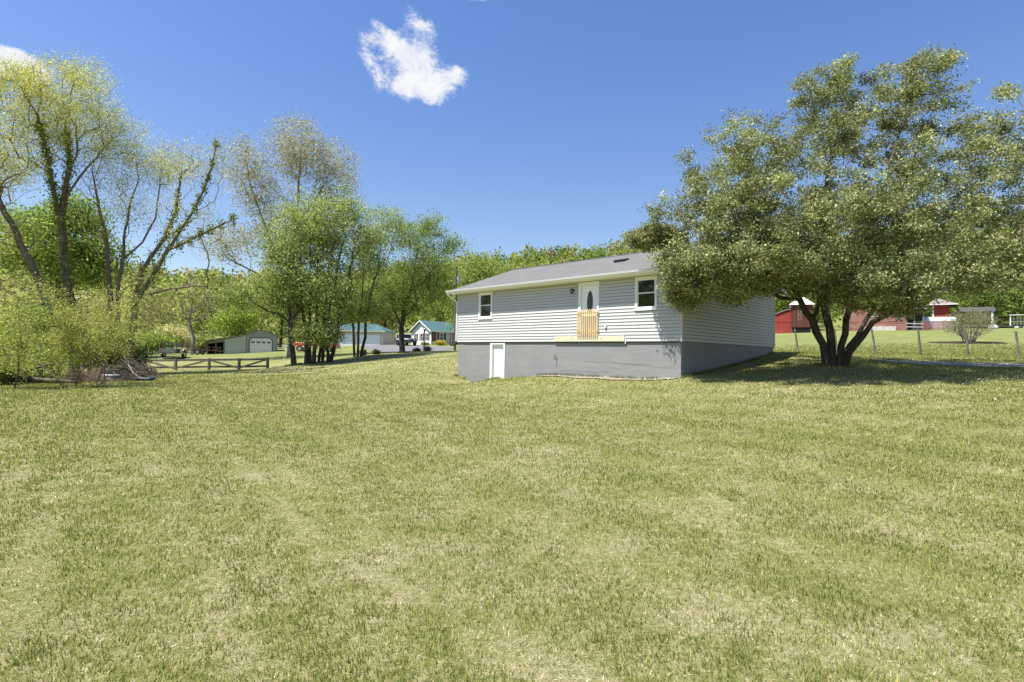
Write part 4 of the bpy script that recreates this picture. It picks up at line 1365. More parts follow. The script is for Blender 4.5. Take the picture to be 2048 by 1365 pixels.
shrub(300, 700, 66.0, [(300, 685, 66, 50, 14, 1.6, 110)], 'low bright green bush along the guard rail', [(0.15, 0.2, 0.04), (0.12, 0.16, 0.03)], size=0.3, per=36, spread=0.5)
shrub(400, 698, 80.0, [(405, 688, 80, 40, 12, 1.6, 80)], 'low yellowish bush left of the metal shed', OLIVE + G4, size=0.3, per=36, spread=0.5)

# the wooded slopes far behind: one mass
def far_wood():
    V_, Fq, C_ = [], [], []
    nb = 0
    pal = np.array([(0.13, 0.16, 0.04), (0.16, 0.185, 0.05), (0.105, 0.135, 0.035), (0.19, 0.185, 0.07), (0.20, 0.165, 0.09), (0.09, 0.125, 0.03), (0.17, 0.19, 0.045)])
    n = 1350
    k = 0
    while k < n:
        az = rng.uniform(-0.95, 0.95)
        r = 118 + 215 * rng.random() ** 0.75
        x, y = r * math.sin(az), r * math.cos(az)
        if y < 96: continue
        k += 1
        h = rng.uniform(8, 14) * (1 if az < 0.05 else 0.92)
        z = gz(x, y)
        m_ = int(150 * (200 / r) ** 0.9)
        q = rng.normal(size=(m_, 3))
        q /= np.linalg.norm(q, axis=1)[:, None]
        q *= (rng.random(m_) ** 0.3)[:, None]
        w_ = rng.uniform(2.8, 4.8)
        p = np.array([x, y, z + h * 0.56]) + q * np.array([w_, w_, h * 0.48])
        p += rng.normal(size=(m_, 3)) * 0.35
        c = pal[rng.integers(len(pal))]
        if az < -0.25 and rng.random() < 0.35: c = pal[rng.choice([3, 4])]
        v, f, cc = leaf_quads(p, 0.95 if r < 220 else 1.25, [c], 0.5, 0.2, 0.75, cj=0.22)
        V_.append(v); Fq.append(f + nb); C_.append(cc)
        nb += len(v)
    o = mesh_np('woodland', np.concatenate(V_), np.concatenate(Fq), M['leaf_soft'], cols=np.concatenate(C_))
    tag(o, 'spring green woodland covering the slopes behind the houses', 'woodland', kind='stuff')


far_wood()


def side_wood():
    """the thicket goes on past the left edge; the windows of the house mirror it"""
    V_, Fq, C_ = [], [], []
    nb = 0
    for k in range(130):
        x = rng.uniform(-75, -37)
        y = rng.uniform(-22, 34)
        h = rng.uniform(9, 18)
        z = gz(x, y)
        m_ = 170
        q = rng.normal(size=(m_, 3))
        q /= np.linalg.norm(q, axis=1)[:, None]
        q *= (rng.random(m_) ** 0.35)[:, None]
        p = np.array([x, y, z + h * 0.5]) + q * np.array([3.0, 3.0, h * 0.5])
        v, f, cc = leaf_quads(p, 0.7, [SH[k % 5], GR[k % 4], OLIVE[k % 4]], 0.5, 0.2, 0.7)
        V_.append(v); Fq.append(f + nb); C_.append(cc)
        nb += len(v)
    o = mesh_np('thicket', np.concatenate(V_), np.concatenate(Fq), M['leaf_soft'], cols=np.concatenate(C_))
    tag(o, 'thicket that goes on beyond the left edge', 'thicket', kind='stuff')


side_wood()


# ------------------------------------------------------------------ lawn blades
def lawn():
    n = 820000
    # density falls with distance
    y0, y1, a = 1.7, 46.0, 1.25
    uu = rng.random(n)
    e1 = 1 - a + 0.55
    Y = (y0 ** e1 + uu * (y1 ** e1 - y0 ** e1)) ** (1 / e1)
    X = (rng.random(n) * 2 - 1) * (Y * 0.97 + 1.6)
    # keep the house footprint free
    s = (X - HA[0]) * HX[0] + (Y - HA[1]) * HX[1]
    d = (X - HA[0]) * HY[0] + (Y - HA[1]) * HY[1]
    keep = (rng.random(n) < np.clip((46 - Y) / 20, 0, 1)) & ~((s > -0.02) & (s < HL + 0.02) & (d > -0.0) & (d < HW))
    X, Y = X[keep], Y[keep]
    n = len(X)
    Z = ground(X, Y)
    dist = np.hypot(X, Y)
    big = fbm(X * 0.25 + 3, Y * 0.25, 5, 3)
    mid = fbm(X * 1.1, Y * 1.1, 21, 4)
    fine = fbm(X * 9.0, Y * 9.0, 33, 3)
    dry = (mid - 0.5) * 0.75 + (big - 0.5) * 0.45 + (fine - 0.5) * 1.7
    # mower passes: bands that lie one way or the other
    sd = X * 0.80 + Y * 0.60
    band = np.sin(sd * 2 * np.pi / 1.5)
    fr_ = (sd / 1.35) % 1.0 - 0.5
    dry = dry + 0.28 * np.exp(-(fr_ / 0.07) ** 2) * np.clip((fbm(X * 0.5 + 9, Y * 0.5, 71, 3) - 0.42) * 5, 0, 1)
    dry = dry + 0.05 * band
    # raked-up dry lines
    for (ax, ay, bx, by, wdt) in ((1.5, 1.75, -1.35, 4.3, 0.10), (-1.35, 4.3, -4.2, 8.4, 0.09), (2.6, 2.6, 2.2, 7.0, 0.12), (9.5, 9.6, 5.6, 9.2, 0.22), (6.2, 11.0, 9.6, 12.2, 0.3), (-2.4, 2.6, -5.2, 6.4, 0.12)):
        ex, ey = bx - ax, by - ay
        tt = np.clip(((X - ax) * ex + (Y - ay) * ey) / (ex * ex + ey * ey), 0, 1)
        dd = np.hypot(X - ax - tt * ex, Y - ay - tt * ey) + 0.25 * (fbm(X * 1.8, Y * 1.8, 55, 3) - 0.5)
        dry = dry + 1.15 * np.exp(-(np.maximum(dd, 0) / wdt) ** 2) * np.clip((fbm(X * 1.5 + 4, Y * 1.5, 77, 3) - 0.36) * 5, 0, 1)
    straw = rng.random(n) < np.clip(0.29 + dry * 0.72, 0.05, 0.9)
    h = np.where(straw, rng.uniform(0.008, 0.022, n), rng.uniform(0.011, 0.034, n) * (1.05 - 0.4 * np.clip(dry, -0.5, 0.8)))
    h = h * (1 + dist / 26)
    tall = rng.random(n) < 0.03
    h = np.where(tall & ~straw, h * 1.7, h)
    wd = rng.uniform(0.0011, 0.0023, n) * (1 + dist / 3.2)
    az = rng.random(n) * 2 * np.pi
    lean = np.where(straw, rng.uniform(0.9, 2.8, n), np.abs(rng.normal(size=n)) * 0.5)
    dx, dy = np.cos(az) * lean * h + 0.005 * band, np.sin(az) * lean * h + 0.006 * band
    az2 = rng.random(n) * 2 * np.pi
    sx_, sy_ = np.cos(az2) * wd, np.sin(az2) * wd
    v = np.empty((n, 3, 3))
    v[:, 0] = np.stack([X - sx_, Y - sy_, Z - 0.004], 1)
    v[:, 1] = np.stack([X + sx_, Y + sy_, Z - 0.004], 1)
    v[:, 2] = np.stack([X + dx, Y + dy, Z + h * np.where(straw, 0.55, 1.0)], 1)
    g = np.array([(0.235, 0.252, 0.062), (0.29, 0.298, 0.085), (0.165, 0.192, 0.04), (0.37, 0.36, 0.135)])[rng.integers(0, 4, n)]
    st = np.array([(0.48, 0.405, 0.265), (0.60, 0.515, 0.36), (0.36, 0.295, 0.18), (0.43, 0.38, 0.21)])[rng.integers(0, 4, n)]
    c = np.where(straw[:, None], st, g) * np.exp(rng.normal(size=(n, 1)) * 0.26)
    o = mesh_np('lawn_grass', v.reshape(-1, 3), np.arange(n * 3).reshape(-1, 3), M['grass'], cols=np.repeat(c, 3, 0), tri=True)
    tag(o, 'mown lawn of green and straw-dry grass blades', 'grass', kind='stuff')


lawn()


def weeds():
    """untrimmed grass along the walls, posts and trunks"""
    pts = []
    for s_ in rng.uniform(-0.1, HL + 0.1, 1500):
        pts.append(hp(s_, -0.02 - abs(rng.normal()) * 0.07)[:2])
    for d_ in rng.uniform(0, HW, 900):
        pts.append(hp(HL + 0.02 + abs(rng.normal()) * 0.07, d_)[:2])
    for c_, r_, k in ((gp_(1668, 735, 19.5), 0.5, 700), (gp_(588, 730, 42.5), 0.5, 200), (gp_(805, 706, 52.5), 0.5, 200)):
        a_ = rng.random(k) * 6.28
        rr = r_ * (0.6 + rng.random(k) * 0.7)
        pts += [(c_[0] + x, c_[1] + y) for x, y in zip(rr * np.cos(a_), rr * np.sin(a_))]
    pts = np.array(pts)
    keep = fbm(pts[:, 0] * 1.6, pts[:, 1] * 1.6, 91, 3) > 0.44
    pts = np.repeat(pts[keep], 4, 0)
    n = len(pts)
    pts = pts + rng.normal(size=(n, 2)) * 0.025
    Z = ground(pts[:, 0], pts[:, 1])
    h = rng.uniform(0.05, 0.17, n)
    az = rng.random(n) * 6.28
    l = np.abs(rng.normal(size=n)) * 0.35 * h
    wd = 0.007
    v = np.empty((n, 3, 3))
    v[:, 0] = np.stack([pts[:, 0] - wd * np.sin(az), pts[:, 1] + wd * np.cos(az), Z - 0.01], 1)
    v[:, 1] = np.stack([pts[:, 0] + wd * np.sin(az), pts[:, 1] - wd * np.cos(az), Z - 0.01], 1)
    v[:, 2] = np.stack([pts[:, 0] + l * np.cos(az), pts[:, 1] + l * np.sin(az), Z + h], 1)
    c = np.array([(0.16, 0.2, 0.05), (0.2, 0.23, 0.06), (0.13, 0.17, 0.04), (0.34, 0.3, 0.16)])[rng.integers(0, 4, n)] * np.exp(rng.normal(size=(n, 1)) * 0.15)
    o = mesh_np('wall_weeds', v.reshape(-1, 3), np.arange(n * 3).reshape(-1, 3), M['grass'], cols=np.repeat(c, 3, 0), tri=True)
    tag(o, 'untrimmed grass growing along the foundation and round the trunks', 'grass', kind='stuff')


weeds()
# ------------------------------------------------------------------ drives, soil, rubble
M['asphalt'] = mat('driveway_asphalt', (0.15, 0.148, 0.155), 0.9, 0.15, 2.0, 0.15, bump=0.3, bscale=30)
M['gravel'] = mat('gravel', (0.33, 0.31, 0.275), 0.95, 0.35, 9, 0.1, bump=0.8, bscale=25)
M['soil'] = mat('bare_soil', (0.27, 0.22, 0.16), 0.95, 0.35, 8, 0.1, bump=0.8, bscale=20)
M['mulch'] = mat('mulch', (0.05, 0.036, 0.028), 0.95, 0.4, 9, 0.1, bump=1.0, bscale=14)
M['concrete'] = mat('concrete', (0.38, 0.36, 0.33), 0.9, 0.1, 4, 0.1)


def xy(u, v, Y):
    return P(u, v, Y)[:2]


drape('driveway', [xy(716, 691, 91.5), xy(775, 691, 91.5), xy(845, 692, 91), xy(905, 694, 80), xy(905, 701, 66), xy(872, 703, 59), xy(800, 705, 57.5), xy(745, 705, 58), xy(735, 697, 76)], M['asphalt'], 0.03, 2.0)
drape('gravel_drive', [xy(1728, 722, 23.3), xy(1800, 722, 23.2), xy(1900, 722, 22.9), xy(2100, 722, 21.8), xy(2130, 722, 20.2), xy(1950, 722, 21.0), xy(1830, 722, 21.9)], M['gravel'], 0.03, 0.7, jag=0.3)
sp_ = [hp(5.4, -0.02)[:2], hp(12.55, -0.02)[:2], hp(12.6, -0.24)[:2], hp(11.8, -0.34)[:2], hp(11, -0.26)[:2], hp(10.2, -0.5)[:2], hp(9.2, -0.42)[:2], hp(8.3, -0.55)[:2], hp(7.4, -0.30)[:2], hp(6.5, -0.36)[:2]]
drape('bare_soil', [hp(HL + 0.1, 2.0)[:2], hp(HL + 0.9, 2.3)[:2], hp(HL + 1.0, 4.0)[:2], hp(HL + 0.6, 5.2)[:2], hp(HL + 0.1, 5.4)[:2]], M['soil'], 0.015, 0.25, jag=0.2)
drape('bare_soil', sp_, M['soil'], 0.035, 0.25, jag=0.12)
ms = MB()
ico = [(0, 0, 1), (0.9, 0, 0.2), (0.2, 0.9, 0.1), (-0.8, 0.5, 0.2), (-0.7, -0.6, 0.1), (0.3, -0.9, 0.2), (0, 0, -0.7)]
icf = [(0, 1, 2), (0, 2, 3), (0, 3, 4), (0, 4, 5), (0, 5, 1), (6, 2, 1), (6, 3, 2), (6, 4, 3), (6, 5, 4), (6, 1, 5)]
for k in range(220):
    s_ = rng.uniform(5.6, 12.5)
    q = hp(s_, -0.03 - abs(rng.normal()) * 0.17)
    r_ = rng.uniform(0.012, 0.05) * (1.6 if k < 14 else 1)
    an = rng.random() * 6.28
    c_, s2 = math.cos(an), math.sin(an)
    z_ = gz(q[0], q[1]) + 0.035
    ms.add([(q[0] + (a * c_ - b * s2) * r_, q[1] + (a * s2 + b * c_) * r_, z_ + c * r_ * 0.7) for a, b, c in ico], icf)
tag(ms.build('rubble', mat('rubble_stone', (0.33, 0.30, 0.27), 0.9, 0.3, 14)), 'scattered stones and crumbs along the foot of the grey foundation', 'rubble', kind='stuff')


def ground_obj(name, u, v, Y, rz, label, cat, group=None, dz=0.0):
    q = P(u, v, Y)
    return empty(name, (q[0], q[1], gz(q[0], q[1]) + dz), rz, label, cat, group)


def wheel(parent, x, y, r, w_, rimmat, axis='y', tm=None):
    """wheel > rim ; axle along local axis"""
    def pt(h, a, rr):
        return (x + rr * math.cos(a), y + h, r + rr * math.sin(a)) if axis == 'y' else (x + h, y + rr * math.cos(a), r + rr * math.sin(a))
    n = 18
    m_ = MB()
    prof = [(-w_ / 2, r * 0.62), (-w_ / 2, r * 0.92), (-w_ / 2 * 0.7, r), (w_ / 2 * 0.7, r), (w_ / 2, r * 0.92), (w_ / 2, r * 0.62)]
    vs = [pt(h, 2 * math.pi * k / n, rr) for h, rr in prof for k in range(n)]
    fs = [(i * n + k, i * n + (k + 1) % n, (i + 1) * n + (k + 1) % n, (i + 1) * n + k) for i in range(len(prof) - 1) for k in range(n)]
    fs += [(5 * n + k, 5 * n + (k + 1) % n, (k + 1) % n, k) for k in range(n)]
    m_.add(vs, fs)
    wh = m_.build('wheel', tm or M['black'], parent)
    m_ = MB()
    for h0 in (-w_ * 0.38, w_ * 0.38):
        vs = [pt(h0, 2 * math.pi * k / n, r * 0.62) for k in range(n)] + [pt(h0 * 1.15, 0, 0)]
        m_.add(vs, [(k, (k + 1) % n, n) for k in range(n)])
    m_.build('rim', rimmat, wh)
    return wh


M['tyre'] = mat('tyre', (0.022, 0.022, 0.022), 0.85, 0.2, 10)
M['alloy'] = mat('alloy', (0.5, 0.5, 0.51), 0.35, 0.1, 6, 0.5, metal=0.6)
M['white_paint'] = mat('white_paint', (0.72, 0.72, 0.71), 0.4, 0.04, 3, 0.4)
M['red_paint'] = mat('red_car_paint', (0.55, 0.025, 0.02), 0.3, 0.1, 3, 0.5)
M['wood_grey'] = mat('weathered_wood', (0.17, 0.15, 0.125), 0.9, 0.3, 5, 0.1, bump=0.4, bscale=20, stretch=(1, 1, 4), dirt=(0.26, 0.24, 0.21))
M['galv'] = mat('galvanised', (0.36, 0.37, 0.38), 0.5, 0.12, 6, 0.4, metal=0.3)
M['rust'] = mat('rusty_steel', (0.16, 0.075, 0.045), 0.8, 0.4, 12)
M['dark_steel'] = mat('dark_steel', (0.06, 0.062, 0.066), 0.6, 0.3, 8)
M['teal'] = mat('teal_metal_roof', (0.052, 0.112, 0.112), 0.6, 0.08, 2, 0.4)
M['lilac'] = mat('pale_door', (0.74, 0.74, 0.84), 0.5, 0.04, 2)
M['white_siding'] = board_mat('white_siding', (0.66, 0.66, 0.66), (0.72, 0.72, 0.71), 0.13, True, (0.5, 0.5, 0.5))
M['beige'] = board_mat('beige_block', (0.54, 0.48, 0.46), (0.60, 0.54, 0.51), 0.2, True, (0.46, 0.41, 0.39))
M['shutter'] = mat('dark_shutter', (0.035, 0.045, 0.05), 0.6)
M['greyblue'] = board_mat('grey_metal_siding', (0.31, 0.31, 0.305), (0.34, 0.34, 0.335), 0.25, False, (0.23, 0.23, 0.23))
M['palegreen'] = board_mat('pale_green_siding', (0.43, 0.46, 0.42), (0.46, 0.49, 0.45), 0.25, False, (0.36, 0.39, 0.35))
M['red_boards'] = board_mat('red_barn_boards', (0.29, 0.045, 0.037), (0.35, 0.07, 0.055), 0.2, False, (0.14, 0.03, 0.03), wear=(0.44, 0.2, 0.17), thr=(0.62, 0.85))
M['brown_boards'] = board_mat('brown_crib_boards', (0.075, 0.028, 0.022), (0.15, 0.06, 0.042), 0.14, False, (0.03, 0.015, 0.012), wear=(0.36, 0.25, 0.15), thr=(0.6, 0.85))
M['worn_red'] = board_mat('worn_red_boards', (0.22, 0.085, 0.065), (0.33, 0.16, 0.125), 0.3, True, (0.06, 0.035, 0.03), wear=(0.38, 0.32, 0.29), thr=(0.5, 0.66))
M['red_clap'] = board_mat('red_clapboard', (0.27, 0.042, 0.037), (0.30, 0.055, 0.046), 0.14, True, (0.2, 0.03, 0.03))
M['roof_brown'] = shingle_mat('brown_shingle', (0.17, 0.14, 0.135), (0.21, 0.18, 0.17))
M['roof_grey2'] = mat('grey_roof', (0.2, 0.2, 0.2), 0.8, 0.15, 3)
M['roof_white'] = mat('white_metal_roof', (0.66, 0.67, 0.69), 0.45, 0.06, 3, 0.4)


def gable(root, W_, D_, H_, rise, wallm, roofm, over=0.3, axis='x', th=0.09, trimm=None):
    """walls and gable roof on the rectangle 0..W_ x 0..D_; axis is the ridge direction"""
    m_ = MB()
    if axis == 'x':
        m_.prism([(0, 0), (D_, 0), (D_, H_), (D_ / 2, H_ + rise), (0, H_)], 0, W_, 'x')
    else:
        m_.prism([(0, 0), (W_, 0), (W_, H_), (W_ / 2, H_ + rise), (0, H_)], 0, D_, 'y')
    wl = m_.build('wall', wallm, root)
    half = (D_ if axis == 'x' else W_) / 2
    sl = rise / half
    r = MB()
    lo, hi = -over, (W_ if axis == 'x' else D_) + over
    e0 = H_ - sl * over
    top = H_ + rise
    r.prism([(-over, e0 + 0.01), (half, top + 0.01), (2 * half + over, e0 + 0.01), (2 * half + over, e0 + 0.01 + th), (half, top + 0.01 + th * 1.1), (-over, e0 + 0.01 + th)], lo, hi, axis)
    rf_ = r.build('roof', roofm, root)
    if trimm:
        for h in (lo - 0.03, hi):
            t_ = MB()
            t_.prism([(-over, e0 - 0.08), (half, top - 0.08), (2 * half + over, e0 - 0.08), (2 * half + over, e0 + 0.03 + th), (half, top + 0.03 + th * 1.1), (-over, e0 + 0.03 + th)], h, h + 0.03, axis)
            t_.build('rake_trim', trimm, rf_)
        if axis == 'x':
            MB().box(lo, hi, -over - 0.05, -over - 0.002, e0 - 0.08, e0 + 0.1).build('eave_trim', trimm, rf_)
    return wl, rf_


def win(root, x0, x1, z0, z1, y=-0.03, fm=None, shut=0, axis='x', sgn=-1, bars=True):
    """window on the plane y (axis x) or x (axis y)"""
    def B(m_, a0, a1, d0, d1, c0, c1):
        d0, d1 = sorted((d0, d1))
        return m_.box(a0, a1, d0, d1, c0, c1) if axis == 'x' else m_.box(d0, d1, a0, a1, c0, c1)
    f = 0.09
    m_ = MB()
    B(m_, x0, x1, y, y - 0.05 * -sgn, z0, z0 + f)
    B(m_, x0, x1, y, y - 0.05 * -sgn, z1 - f, z1)
    B(m_, x0, x0 + f, y, y - 0.05 * -sgn, z0 + f, z1 - f)
    B(m_, x1 - f, x1, y, y - 0.05 * -sgn, z0 + f, z1 - f)
    if bars:
        B(m_, x0 + f, x1 - f, y, y - 0.03 * -sgn, (z0 + z1) / 2 - 0.03, (z0 + z1) / 2 + 0.03)
    wn_ = m_.build('window', fm or M['white_paint'], root)
    m_ = MB()
    B(m_, x0 + f * 0.9, x1 - f * 0.9, y + 0.002 * sgn, y + 0.012 * sgn, z0 + f * 0.9, z1 - f * 0.9)
    m_.build('pane', M['glass'], wn_)
    if shut:
        for a0 in (x0 - shut - 0.02, x1 + 0.02):
            m_ = MB()
            B(m_, a0, a0 + shut, y, y + 0.03 * sgn, z0, z1)
            m_.build('shutter', M['shutter'], wn_)
    return wn_


# ------------------------------------------------------------------ cross-braced rail fence, brush pile, boxes
fq = ground_obj('rail_fence', 290, 740, 44, 0, 'low weathered wooden fence with diagonal braces in front of the trailers', 'fence')
us = [46, 107, 168, 229, 290, 351, 418, 478, 535]
fp = []
for i, u in enumerate(us):
    q = gp_(u, 738, 44 + (0.0 if i > 3 else (4 - i) * -0.4))
    fp.append(q + [0, 0, 0.06] - np.array(fq.location))
for i, q in enumerate(fp):
    MB().box(q[0] - 0.085, q[0] + 0.085, q[1] - 0.085, q[1] + 0.085, q[2] - 0.3, q[2] + 0.92).build('post', M['wood_grey'], fq, bevel=0.008)
for i in range(len(fp) - 1):
    a, b = fp[i], fp[i + 1]
    off = np.array([0, 0.0, 0])
    e_ = (b - a) / np.linalg.norm(b - a) * 0.088
    MB().bar(a + e_ + [0, 0, 0.80], b - e_ + [0, 0, 0.80], 0.05, 0.17).build('rail', M['wood_grey'], fq)
    MB().bar(a + e_ + [0, 0, 0.24], b - e_ + [0, 0, 0.24], 0.05, 0.15).build('rail', M['wood_grey'], fq)
    if i > 2:
        lo_, hi_ = (0.16, 0.76) if i % 2 == 1 else (0.76, 0.16)
        MB().bar(a + e_ + [0, -0.055, lo_], b - e_ + [0, -0.055, hi_], 0.045, 0.13).build('brace', M['wood_grey'], fq)

M['dead'] = mat('dead_wood', (0.12, 0.098, 0.08), 0.95, 0.4, 8, 0.1, dirt=(0.3, 0.26, 0.21))
bp_ = ground_obj('brush_pile', 262, 757, 29.5, 0, 'heap of cut grey branches stacked before the fence end', 'brush pile')


def stick(L, r):
    k = 5
    pts = [np.array([(j / k - 0.5) * L, 0, 0]) + rng.normal(size=3) * 0.03 * L for j in range(k + 1)]
    return pts, [r * (1 - 0.6 * j / k) for j in range(k + 1)]


def place_stick(mb_, cx, cy, cz, L, r, tilt, az):
    pts, rr = stick(L, r)
    Rm = Matrix.Rotation(az, 3, 'Z') @ Matrix.Rotation(tilt, 3, 'Y')
    mb_.tube([Rm @ Vector(p_) + Vector((cx, cy, cz)) for p_ in pts], rr, 5)


def heap(root, wx, hy, hz, nbig, ntw, matb, r=0.028):
    for k in range(nbig):
        m_ = MB()
        x = rng.normal() * wx * 0.34
        z = max(0.05, hz * (1 - (x / wx) ** 2) * rng.uniform(0.15, 0.95))
        place_stick(m_, x, rng.normal() * hy * 0.35, z, rng.uniform(0.9, 2.4), rng.uniform(0.6, 1.5) * r, np.sign(x) * abs(rng.normal()) * 0.35 + rng.normal() * 0.1, rng.normal() * 0.5)
        m_.build('branch', matb, root)
    m_ = MB()
    for k in range(ntw):
        x = rng.normal() * wx * 0.4
        z = max(0.03, hz * (1 - min(1, (x / wx) ** 2)) * rng.uniform(0.02, 1.0))
        place_stick(m_, x, rng.normal() * hy * 0.4, z, rng.uniform(0.4, 1.3), rng.uniform(0.3, 0.8) * r * 0.6, rng.normal() * 0.5 + np.sign(x) * 0.3, rng.normal() * 0.9)
    tag(m_.build('twigs', matb, root), kind='stuff')


heap(bp_, 1.75, 1.0, 0.85, 60, 260, M['dead'], r=0.036)
m_ = MB()
m_.tube([(0.35, -0.75, 0.75), (0.7, -0.9, 0.35), (1.1, -1.0, 0.12), (1.6, -1.05, 0.03)], [0.035, 0.04, 0.035, 0.02], 6)
m_.build('branch', mat('pale_wood', (0.36, 0.31, 0.25), 0.9), bp_)
hp2 = ground_obj('debris_heap', 172, 762, 25.5, 0, 'low heap of brown dead twigs and stalks left of the blue box', 'debris')
heap(hp2, 1.3, 0.7, 0.38, 20, 360, mat('brown_stalks', (0.20, 0.145, 0.10), 0.95, 0.4, 8), r=0.018)
hp3 = ground_obj('debris_heap', 258, 763, 26.8, 0, 'flat scatter of dead twigs between the blue box and the brush pile', 'debris')
heap(hp3, 0.8, 0.4, 0.16, 10, 160, M['dead'], r=0.018)
# fallen trunk at the left edge
lg = ground_obj('fallen_log', 5, 768, 23.5, 0.12, 'fallen grey trunk lying under the shrubs at the left edge', 'log')
m_ = MB().tube([(-2.2, 0, 0.18), (-1, 0.1, 0.22), (0.2, 0, 0.24), (1.2, 0.05, 0.2), (2.1, 0.2, 0.16), (2.9, 0.25, 0.1)], [0.19, 0.17, 0.15, 0.12, 0.1, 0.06], 9)
m_.build('trunk', M['bark'], lg, smooth=True)
MB().tube([(-0.4, 0, 0.3), (0.5, 0.2, 0.5), (1.5, 0.3, 0.85), (2.2, 0.4, 1.0)], [0.07, 0.06, 0.04, 0.02], 6).build('limb', M['bark'], lg)
# blue storage box with white lid
bx = ground_obj('storage_box', 220, 762, 26.3, 0.15, 'small blue storage box with a white lid by the brush', 'box')
m_ = MB()
m_.prism([(-0.27, 0), (0.27, 0), (0.30, 0.26), (-0.30, 0.26)], -0.19, 0.19, 'y')
m_.build('body', mat('blue_plastic', (0.11, 0.17, 0.26), 0.5, 0.1), bx, bevel=0.012)
MB().box(-0.315, 0.315, -0.21, 0.21, 0.262, 0.32).build('lid', mat('faded_lid', (0.45, 0.52, 0.56), 0.5, 0.1), bx, bevel=0.018)
MB().tube([(-0.1, -0.2, 0.14), (-0.1, -0.24, 0.17), (0.1, -0.24, 0.17), (0.1, -0.2, 0.14)], 0.012, 6).build('handle', M['white_paint'], bx)
sd_ = ground_obj('plastic_sled', 283, 763, 27.0, -0.1, 'dark blue plastic sled lying on the grass below the brush pile', 'sled')
m_ = MB()
m_.add([(-0.6, -0.25, 0.14), (0.55, -0.25, 0.12), (0.75, 0, 0.22), (0.55, 0.25, 0.12), (-0.6, 0.25, 0.14), (-0.5, -0.17, 0.03), (0.5, -0.17, 0.03), (0.6, 0, 0.05), (0.5, 0.17, 0.03), (-0.5, 0.17, 0.03)],
       [(0, 1, 6, 5), (1, 2, 7, 6), (2, 3, 8, 7), (3, 4, 9, 8), (4, 0, 5, 9), (5, 6, 7, 8, 9)])
slo = m_.build('hull', mat('sled_blue', (0.03, 0.06, 0.13), 0.45, 0.1), sd_)
MB().tube([(-0.6, -0.25, 0.145), (0.55, -0.25, 0.125), (0.75, 0, 0.225), (0.55, 0.25, 0.125), (-0.6, 0.25, 0.145), (-0.6, -0.25, 0.145)], 0.018, 6).build('rim', mat('sled_rim', (0.09, 0.13, 0.2), 0.4), sd_)

# ------------------------------------------------------------------ utility trailer with stake sides, flat trailer
tr = ground_obj('utility_trailer', 347, 716, 52, 0.08, 'old stake-sided utility trailer with white mudguards behind the fence', 'trailer')
MB().box(-0.78, 0.78, -1.1, 1.1, 0.42, 0.50).build('bed_floor', M['dark_steel'], tr)
for x0, x1, y0, y1 in ((-0.78, -0.73, -1.1, 1.1), (0.73, 0.78, -1.1, 1.1), (-0.73, 0.73, -1.1, -1.05), (-0.73, 0.73, 1.05, 1.1)):
    MB().box(x0, x1, y0, y1, 0.502, 0.86).build('bed_side', mat('faded_green_steel', (0.13, 0.15, 0.15), 0.6, 0.3, 6, dirt=(0.25, 0.17, 0.12)) if y0 == -1.1 and x1 < 0.74 and x0 > -0.74 else M['dark_steel'], tr)
for sx_ in (-1, 1):
    m_ = MB()
    m_.prism([(-0.5, 0.42), (-0.5, 0.68), (-0.32, 0.82), (0.32, 0.82), (0.5, 0.68), (0.5, 0.42), (0.45, 0.42), (0.45, 0.65), (0.3, 0.77), (-0.3, 0.77), (-0.45, 0.65), (-0.45, 0.42)], min(sx_ * 0.785, sx_ * 1.06), max(sx_ * 0.785, sx_ * 1.06), 'x')
    m_.build('mudguard', M['white_paint'], tr)
    MB().box(min(sx_ * 0.80, sx_ * 1.04), max(sx_ * 0.80, sx_ * 1.04), -0.50, -0.47, 0.36, 0.72).build('mud_flap', M['white_paint'], tr)
    wheel(tr, sx_ * 0.92, 0, 0.33, 0.2, M['alloy'], 'x', M['tyre'])
    for y in (-1.02, 0, 1.02):
        MB().box(sx_ * 0.755 - 0.03, sx_ * 0.755 + 0.03, y - 0.03, y + 0.03, 0.862, 1.42).build('stake', M['wood_grey'], tr)
    for z in (1.02, 1.2, 1.36):
        MB().box(sx_ * 0.70 - 0.014, sx_ * 0.70 + 0.014, -1.08, 1.08, z - 0.05, z + 0.05).build('slat', M['wood_grey'], tr)
for z in (1.0, 1.18, 1.34):
    MB().box(-0.67, 0.67, 1.03, 1.055, z - 0.055, z + 0.055).build('slat', mat('green_board', (0.12, 0.15, 0.11), 0.8, 0.3) if z > 1.1 else M['pine'], tr)
MB().bar((0, 1.1, 0.44), (0, 2.2, 0.40), 0.08, 0.08).build('drawbar', M['dark_steel'], tr)
for x in (-0.62, 0.62):
    MB().box(x - 0.06, x + 0.06, -1.112, -1.101, 0.56, 0.64).build('tail_light', mat('tail_red', (0.4, 0.03, 0.02), 0.4), tr)
fl = ground_obj('flatbed_trailer', 398, 709, 60, 0.25, 'low flat steel trailer with a raised mesh ramp beside the bare tree', 'trailer')
MB().box(-1.0, 1.6, -0.8, 0.8, 0.42, 0.50).build('deck', M['rust'], fl)
for y in (-0.95, 0.95):
    wheel(fl, 0.1, y, 0.3, 0.18, M['alloy'], 'y', M['tyre'])
    MB().prism([(-0.3, 0.45), (-0.2, 0.64), (0.4, 0.64), (0.5, 0.45)], y - 0.12, y + 0.12, 'y').build('mudguard', M['dark_steel'], fl)
m_ = MB()
for z in (0.5, 0.8, 1.1, 1.4):
    m_.bar((-1.0, -0.75, z), (-1.0, 0.75, z), 0.04, 0.04)
for y in np.linspace(-0.75, 0.75, 7):
    m_.bar((-1.0, y, 0.5), (-1.0, y, 1.4), 0.03, 0.03)
m_.build('ramp_gate', M['rust'], fl)
m_ = MB()
